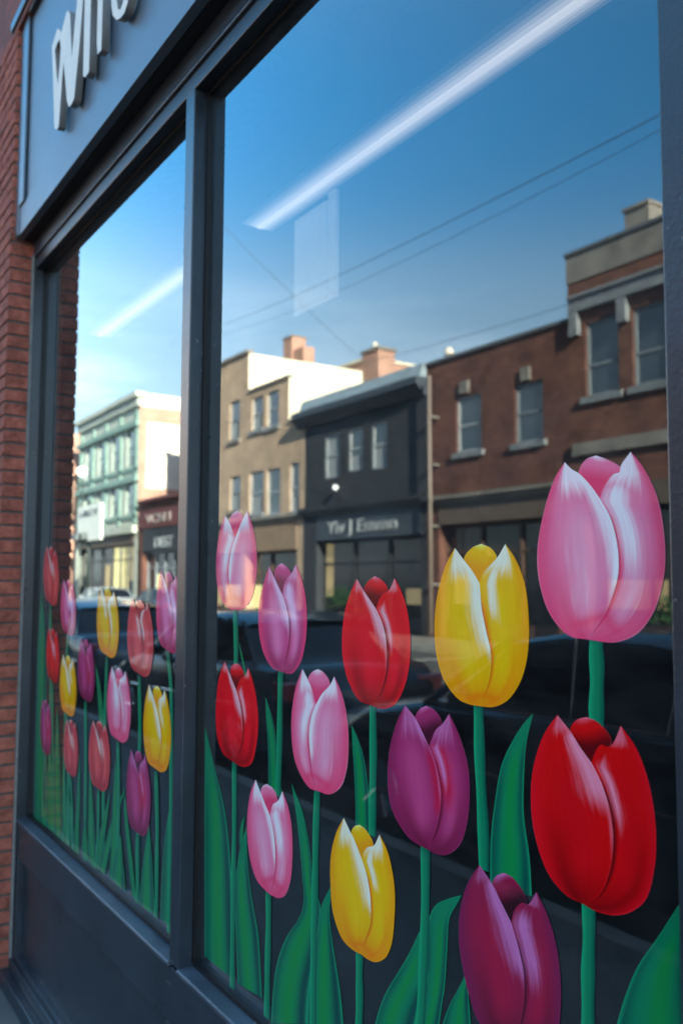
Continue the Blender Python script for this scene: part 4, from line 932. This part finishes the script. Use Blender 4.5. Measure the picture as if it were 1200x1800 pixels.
mirror_text('DEST', vx(290, 950)[0], vx(290, 962)[1], .75, FY+.05, 'silverletter', t, width=abs(vx(274, 950)[0]-vx(306, 950)[0]), name='shop_lettering')
b = MB(); b.box(x0+.5, x1-.6, FY-.3, FY+.05, vx(290, 968)[1], zf0-.001); b.build('sign_band', M['blackframe'], t)
storefront(t, x0+.5, x1-.6, vx(290, 968)[1], 'greyframe', [(.25, .36, .2, .62, 'yellowlit'), (.42, .52, .2, .62, 'yellowlit')], n=4)

# E: white corner building with green bays
t = thing('white_corner_building', 'three storey building with green window bays and a glaring white sunlit side wall', 'building')
x1 = vx(245, 800)[0]-.02; x0 = x1-11.0; zt_ = vx(243, 692)[1]
FE = FY+.0
rows = [(vx(243, 815)[1], vx(243, 745)[1]), (vx(243, 900)[1], vx(243, 842)[1])]
hol = []
for (e, f) in rows:
    for k in range(4): hol.append((x1-1.9-k*2.5, x1-.7-k*2.5, e, f-.15))
zg = vx(243, 925)[1]
b = MB(); wall(b, x0, x1, zg, zt_-.7, hol); shell(b, x0, x1, 0, zt_-.001, 13, m=0, msideR=1); b.box(x0, x0+.4, FY-.4, FY+.02, 0, zg); b.box(x1-.4, x1, FY-.4, FY+.02, 0, zg)
b.build('wall', [M['greenpale'], M['whitewall']], t)
for h in hol: window(t, h, 'green', .5, blind=.3)
b = MB()
for (e, f) in rows: b.box(x0, x1+.02, FY+.001, FY+.22, f-.10, f+.18); b.box(x0, x1+.02, FY+.001, FY+.10, e-.3, e-.12)
for k in range(5): b.box(x1-.55-k*2.5, x1-.2-k*2.5, FY+.001, FY+.10, zg+.2, zt_-.9)
b.build('pilasters', M['green'], t)
b = MB(); b.box(x0-.1, x1+.25, FY-.2, FY+.35, zt_-.25, zt_+.02); b.box(x0, x1+.1, FY-.1, FY+.18, zt_-.7, zt_-.25); b.build('cornice', M['greenpale'], t)
b = MB(); b.box(x1+.0005, x1+.06, FY-13, FY+.03, zt_-1.5, zt_-.72); b.build('brick_band', M['brick_salmon'], t)
b = MB(); b.box(x1+.0005, x1+.07, FY-.35, FY+.03, 4.2, zt_-1.5); b.build('corner_quoin', M['brick_salmon'], t)
b = MB(); b.box(x1+.0005, x1+.05, FY-7, FY-.35, 4.6, vx(243, 860)[1]+.1); b.build('lower_band', M['brick_salmon'], t)
for (yy, z0_, z1_) in ((FY-2.6, 8.2, 9.9), (FY-4.2, 8.2, 9.9)):
    b = MB(); b.box(x1+.001, x1+.09, yy-.75, yy+.02, z0_, z1_); f = b.build('window', M['brownframe'], t)
    b = MB(); b.box(x1+.0905, x1+.1, yy-.65, yy-.08, z0_+.1, z1_-.1); b.build('pane', M['stucco'], f)
b = MB(); b.box(x0, x1, FY-.2, FY+.30, zg-.35, zg+.05); b.build('shop_cornice', M['greenpale'], t)
zf = zg-.9
b = MB(); b.box(x0+.4, x1-.4, FY-.2, FY+.05, zf, zg-.351); b.build('fascia', M['bronze'], t)
storefront(t, x0+.4, x1-.4, zf, 'blackframe', [(.60, .69, .3, .96, 'yellowlit'), (.73, .82, .3, .96, 'yellowlit'), (.86, .93, .45, .96, 'warmlit'), (.46, .54, .3, .7, 'warmlit')], n=5)

# G: brick building at the far end and bare street trees
t = thing('brick_house', 'faded salmon brick building farthest down the street behind the bare trees', 'building')
x1g = x0-3.5; x0g = x1g-16
hol = [(x1g-2.4-k*3, x1g-1.2-k*3, z, z+1.8) for k in range(5) for z in (4.6, 7.6)]
b = MB(); wall(b, x0g, x1g, 3.4, 11.5, hol); shell(b, x0g, x1g, 0, 11.5, 12); b.box(x0g, x0g+.5, FY-.4, FY, 0, 3.4); b.box(x1g-.5, x1g, FY-.4, FY, 0, 3.4); b.build('wall', M['brick_salmon'], t)
for h in hol: window(t, h, 'whiteframe', .5, sill='palestone')
b = MB(); b.box(x0g, x1g+.1, FY-.2, FY+.3, 11.2, 11.6); b.build('cornice', M['stone'], t)
storefront(t, x0g+.5, x1g-.5, 3.4, 'brownframe', [(.7, .9, .2, .7, 'warmlit')], n=5)
def bare_tree(x, y, h, label, seed):
    r = random.Random(seed); t = thing('bare_tree', label, 'tree', group='bare street trees')
    b = MB(); b.tube([(x, y, 0), (x+.05, y, h*.2), (x, y+.05, h*.42)], [.13, .10, .08], 9); b.build('trunk', M['bark'], t, smooth=True)
    b = MB()
    def grow(p, d, L_, r0, dep):
        q = p+d*L_; b.tube([p, (p+q)/2+Vector((r.uniform(-1, 1), r.uniform(-1, 1), r.uniform(-.5, .5)))*L_*.06, q], [r0, r0*.8, r0*.6], 5, cap=False)
        if dep == 0: return
        for k in range(3 if dep > 2 else 3):
            nd = (d+Vector((r.uniform(-1, 1), r.uniform(-1, 1), r.uniform(-.2, .7)))*.75).normalized(); grow(q, nd, L_*r.uniform(.6, .85), r0*.6, dep-1)
    for k in range(5):
        a = k*1.3; grow(Vector((x, y, h*(.28+.03*k))), Vector((math.cos(a), math.sin(a), 1.2)).normalized(), h*.2, .05, 5)
    b.build('crown', M['bark'], t)
bare_tree(x0-1.5, -13.8, 8.6, 'bare street tree beside the green and white corner building', 1)
bare_tree(x0-8.5, -13.9, 7.5, 'bare street tree farthest down the pavement opposite', 2)

# street furniture across the road
def xz(px, py, Wd): p = at(px, py, Wd); return p.x, p.z
t = thing('street_lamp', 'dark lamp post with a glowing white globe at the left end of the reflection', 'street lamp')
Wd = 12.6+.8; x, z = xz(143, 829, Wd)
b = MB(); b.tube([(x, -Wd, 0), (x, -Wd, .5), (x, -Wd, z-.35)], [.11, .07, .05], 10); b.build('post', M['pole'], t, smooth=True)
b = MB(); b.ball((x, -Wd, z), .28); b.build('globe', M['globe'], t, smooth=True)
t = thing('hanging_sign', 'stepped white shop sign on a dark post above the parked cars', 'sign')
Wd = 13.2; a = at(140, 893, Wd); c = at(180, 932, Wd); d_ = at(157, 951, Wd)
b = MB(); b.box(a.x, c.x, -Wd, -Wd+.12, c.z, a.z); b.box(d_.x, c.x-.0, -Wd, -Wd+.12, d_.z, c.z-.001); b.build('sign_face', M['signwhite'], t)
b = MB(); xp = at(152, 980, Wd).x; b.tube([(xp, -Wd-.08, 0), (xp, -Wd-.08, a.z+.3)], .09, 10); b.build('post', M['pole'], t, smooth=True)
mirror_text('UBCT', (a.x+c.x)/2, a.z-(a.z-c.z)*.40, .42, -Wd+.12, 'cornice', t, width=abs(a.x-c.x)*.75, name='sign_lettering')
# planters and shrubs on the far pavement
def shrub(x, y, s, label, seed):
    r = random.Random(seed); t = thing('potted_shrub', label, 'plant', group='potted shrubs on the far pavement')
    b = MB(); b.tube([(x, y, 0), (x, y, .45*s)], [.2*s, .27*s], 14); b.build('pot', M['planter'], t)
    b = MB()
    for k in range(420):
        a, e, rr = r.uniform(0, 6.28), r.uniform(-.4, 1.4), r.uniform(.1, .42)*s
        c = Vector((x+math.cos(a)*math.cos(e)*rr, y+math.sin(a)*math.cos(e)*rr, .72*s+math.sin(e)*rr)); u = Vector((r.uniform(-1, 1), r.uniform(-1, 1), r.uniform(-1, 1))).normalized()*.05; v = u.cross(Vector((r.uniform(-1, 1), r.uniform(-1, 1), 1))).normalized()*.028
        b.quad(c-u, c+v, c+u, c-v)
    b.build('foliage', M['leafmat'], t)
p = at(597, 1085, 15.0); shrub(p.x, -15.0, 1.3, 'leafy shrub in a dark pot by the charcoal shop door', 5)
p = at(1175, 1090, 15.0); shrub(p.x, -15.0, 1.2, 'leafy shrub in a dark pot before the tall brick building', 6)

# overhead cables
def cable(p, q, sag, label, r=.007, n=26):
    p, q = Vector(p), Vector(q); pts = [p.lerp(q, i/n)-Vector((0, 0, sag*4*(i/n)*(1-i/n))) for i in range(n+1)]
    b = MB(); b.tube(pts, r, 6); o = b.build('overhead_cable', M['cable'], None, smooth=True); tag(o, label, 'cable', 'cables strung over the street')
def mv(px, py, Y): p = at(px, py, Y); return (p.x, -p.y, p.z)
cable(mv(330, 330, 7.0), mv(668, 660, 16.5), .15, 'steep cable falling to the brick chimney above the charcoal building')
cable(mv(300, 600, 11.0), mv(1260, 150, 5.2), .25, 'upper cable rising to the right across the blue sky', r=.0048)
cable(mv(300, 604, 11.2), mv(1260, 176, 5.3), .45, 'cable just below the upper one, sagging a little more', r=.003)
cable(mv(560, 655, 14.0), mv(1330, 420, 12.8), .2, 'low cable running just above the dark red building roof', r=.007)

# ---------------------------------------------------------------- parked cars
M.update(tyre=mat('black_tyre', (.012, .012, .012), .8, .3, noise=.2), chrome=mat('chrome_trim', (.6, .62, .65), .15, .5, metal=1.0),
         carglass=mat('car_window_glass', (.006, .007, .009), .06, .45), taillight=mat('red_tail_lamp', (.35, .01, .01), .15, .6, coat=1.0),
         headlight=mat('clear_head_lamp', (.5, .52, .55), .1, .8, coat=1.0), plate=mat('white_number_plate', (.6, .6, .58), .5, .4))
def car(label, x0, length, y0, width, paint, nose=-1, z=-.14, H=1.42, grp='cars parked along the kerb', trim=True):
    """x0: rear-most x when nose=-1 points towards -x; the body is lofted from side-profile stations"""
    t = thing('parked_car', label, 'car', group=grp)
    yc = y0-width/2; hw = width/2
    X = lambda s: x0 + nose*s*length if nose < 0 else x0 + s*length
    # stations: s, lower z, belt z, half width, roof z (or None)
    st = [(0, .42, .78, .80), (.012, .30, .90, .90), (.05, .24, .98, .96), (.16, .22, 1.00, .99), (.30, .20, .98, 1.0), (.5, .20, .96, 1.0), (.66, .20, .94, 1.0), (.72, .20, .92, .995), (.85, .21, .84, .97), (.94, .24, .74, .92), (.985, .30, .64, .84), (1.0, .38, .56, .74)]
    wr = .335; wc = (.20, .80)
    n = 60; S_ = np.linspace(0, 1, n); lo = np.interp(S_, [a[0] for a in st], [a[1] for a in st]); be = np.interp(S_, [a[0] for a in st], [a[2] for a in st]); ww = np.interp(S_, [a[0] for a in st], [a[3] for a in st])
    k = H/1.42
    b = MB(); rings = []
    for i, s in enumerate(S_):
        l = lo[i]
        for c in wc:
            dx = abs(s-c)*length
            if dx < wr+.06: l = max(l, math.sqrt(max(0, (wr+.06)**2-dx**2))+.0+wr*.95)
        l = min(l, be[i]*k-.1)
        Z = [l, l+(be[i]*k-l)*.35, l+(be[i]*k-l)*.75, be[i]*k-.03, be[i]*k+.015, be[i]*k+.04]
        Wv = [.955, 1.0, .995, .965, .88, .0]
        ring = []
        for sg_ in (1, -1):
            idx = range(6) if sg_ == 1 else range(4, -1, -1)
            for q in idx: ring.append((X(s), yc+sg_*hw*ww[i]*Wv[q], z+Z[q]))
        rings.append(ring)
    m_ = len(rings[0]); n0 = len(b.v); b.v += [p for r_ in rings for p in r_]
    for i in range(n-1):
        for q in range(m_-1): b.f.append((n0+i*m_+q, n0+i*m_+q+1, n0+(i+1)*m_+q+1, n0+(i+1)*m_+q)); b.m.append(0)
        b.f.append((n0+i*m_+m_-1, n0+i*m_, n0+(i+1)*m_, n0+(i+1)*m_+m_-1)); b.m.append(0)
    b.f.append(tuple(n0+q for q in range(m_))); b.m.append(0); b.f.append(tuple(n0+(n-1)*m_+q for q in range(m_))); b.m.append(0)
    body = b.build('body', paint, t, smooth=True)
    md = body.modifiers.new('edge', 'EDGE_SPLIT'); md.split_angle = math.radians(50)
    # cabin: glasshouse then roof
    cs = [(.13, .99, .70), (.24, 1.34, .74), (.34, 1.42, .76), (.47, 1.42, .76), (.56, 1.36, .75), (.71, .93, .74)]
    b = MB(); rings = []
    for (s, zz, wdt) in cs:
        rings.append([(X(s), yc+hw*.90, z+.93*k), (X(s), yc+hw*(wdt+.02), z+(zz-.03)*k), (X(s), yc-hw*(wdt+.02), z+(zz-.03)*k), (X(s), yc-hw*.90, z+.93*k)])
    for i in range(len(rings)-1):
        for q in range(4): j = (q+1) % 4; b.quad(rings[i][q], rings[i][j], rings[i+1][j], rings[i+1][q])
    b.build('windows', M['carglass'], t)
    b = MB(); rr = []
    for (s, zz, wdt) in cs[1:5]: rr.append([(X(s), yc+hw*(wdt+.03), z+(zz-.05)*k), (X(s), yc+hw*(wdt-.06), z+zz*k), (X(s), yc, z+(zz+.03)*k), (X(s), yc-hw*(wdt-.06), z+zz*k), (X(s), yc-hw*(wdt+.03), z+(zz-.05)*k)])
    for i in range(3):
        for q in range(4): b.quad(rr[i][q], rr[i][q+1], rr[i+1][q+1], rr[i+1][q])
    b.build('roof', paint, t, smooth=True)
    b = MB()
    for sgn in (1, -1):
        for (sa, za, wa, sb, zb2, wb) in ((.13, .97, .90, .24, 1.35, .77), (.71, .92, .90, .56, 1.36, .77), (.43, .94, .915, .44, 1.42, .785), (.30, .94, .915, .29, 1.39, .785)):
            b.tube([(X(sa), yc+sgn*hw*wa, z+za*k), (X(sb), yc+sgn*hw*wb, z+zb2*k)], .028, 6)
    b.build('pillars', paint, t)
    for c in wc:
        for sgn in (1, -1):
            y_ = yc+sgn*(hw-.02); b = MB(); b.tube([(X(c), y_-sgn*.21, z+wr), (X(c), y_-sgn*.02, z+wr), (X(c), y_, z+wr)], [wr, wr, wr-.03], 28); wh = b.build('wheel', M['tyre'], t, smooth=False)
            b = MB(); b.tube([(X(c), y_-sgn*.02, z+wr), (X(c), y_+sgn*.006, z+wr)], [.21, .20], 24)
            for a in range(5):
                an = a*1.2566; b.tube([(X(c), y_+sgn*.008, z+wr), (X(c)+.19*math.cos(an), y_+sgn*.008, z+wr+.19*math.sin(an))], .022, 6)
            b.build('rim', M['chrome'], wh)
    for sgn in (1, -1):
        b = MB(); b.box(X(.004)-.02, X(.05), yc+sgn*hw*.62, yc+sgn*hw*.955, z+.74*k, z+.90*k); b.build('tail_light', M['taillight'], t, bevel=.015)
        b = MB(); b.box(X(.94), X(.992), yc+sgn*hw*.50, yc+sgn*hw*.86, z+.56*k, z+.68*k); b.build('headlight', M['headlight'], t, bevel=.015)
        b = MB(); b.box(X(.60)-.08, X(.60)+.08, yc+sgn*hw*.93, yc+sgn*hw*1.10, z+.95*k, z+1.07*k); b.build('mirror', paint, t, bevel=.03)
        if trim:
            b = MB(); b.tube([(X(.08), yc+sgn*hw*.985, z+.66*k), (X(.5), yc+sgn*hw*1.003, z+.62*k), (X(.9), yc+sgn*hw*.955, z+.55*k)], .011, 6); b.build('side_trim', M['chrome'], t)
            b = MB(); b.tube([(X(.14), yc+sgn*hw*.925, z+.99*k), (X(.4), yc+sgn*hw*.94, z+.985*k), (X(.69), yc+sgn*hw*.93, z+.95*k)], .010, 6); b.build('window_trim', M['chrome'], t)
        for c in (.42, .58):
            b = MB(); b.box(X(c)-.07, X(c)+.07, yc+sgn*hw*.99, yc+sgn*hw*1.015, z+.76*k, z+.785*k); b.build('door_handle', M['chrome'], t)
    b = MB(); b.box(X(0)-.012 if nose > 0 else X(0), X(0) if nose > 0 else X(0)+.012, yc-.25, yc+.25, z+.5, z+.62); b.build('number_plate', M['plate'], t)
    return t
def paintm(n, c): return mat(n, c, .22, .5, coat=.35, noise=.05, nscale=2)
BK_ = paintm('black_car_paint', (.008, .009, .011)); BL_ = paintm('dark_blue_car_paint', (.02, .035, .055)); GR_ = paintm('grey_car_paint', (.10, .115, .125)); SI_ = paintm('silver_car_paint', (.28, .31, .33)); RD_ = paintm('dark_red_car_paint', (.16, .02, .02))
car('black saloon car parked at the kerb behind the magenta and red tulips', -6.35, 4.5, -2.62, 1.78, BK_)
car('black car with a silver side strip parked nearest, behind the big pink tulip', -1.35, 4.55, -2.62, 1.8, BK_, H=1.46)
car('dark blue car parked next in line, reflected in the narrow pane', -11.6, 4.5, -2.62, 1.76, BL_)
car('grey car parked farther along the near kerb', -17.2, 4.5, -2.62, 1.76, GR_)
car('silver car parked across the road before the tan building', -36.5, 4.5, -10.9, 1.76, SI_)
car('dark red car parked across the road before the green and white building', -50, 4.5, -10.9, 1.76, RD_)
car('blue grey car parked across the road before the charcoal building', -29.5, 4.6, -10.9, 1.76, BL_)
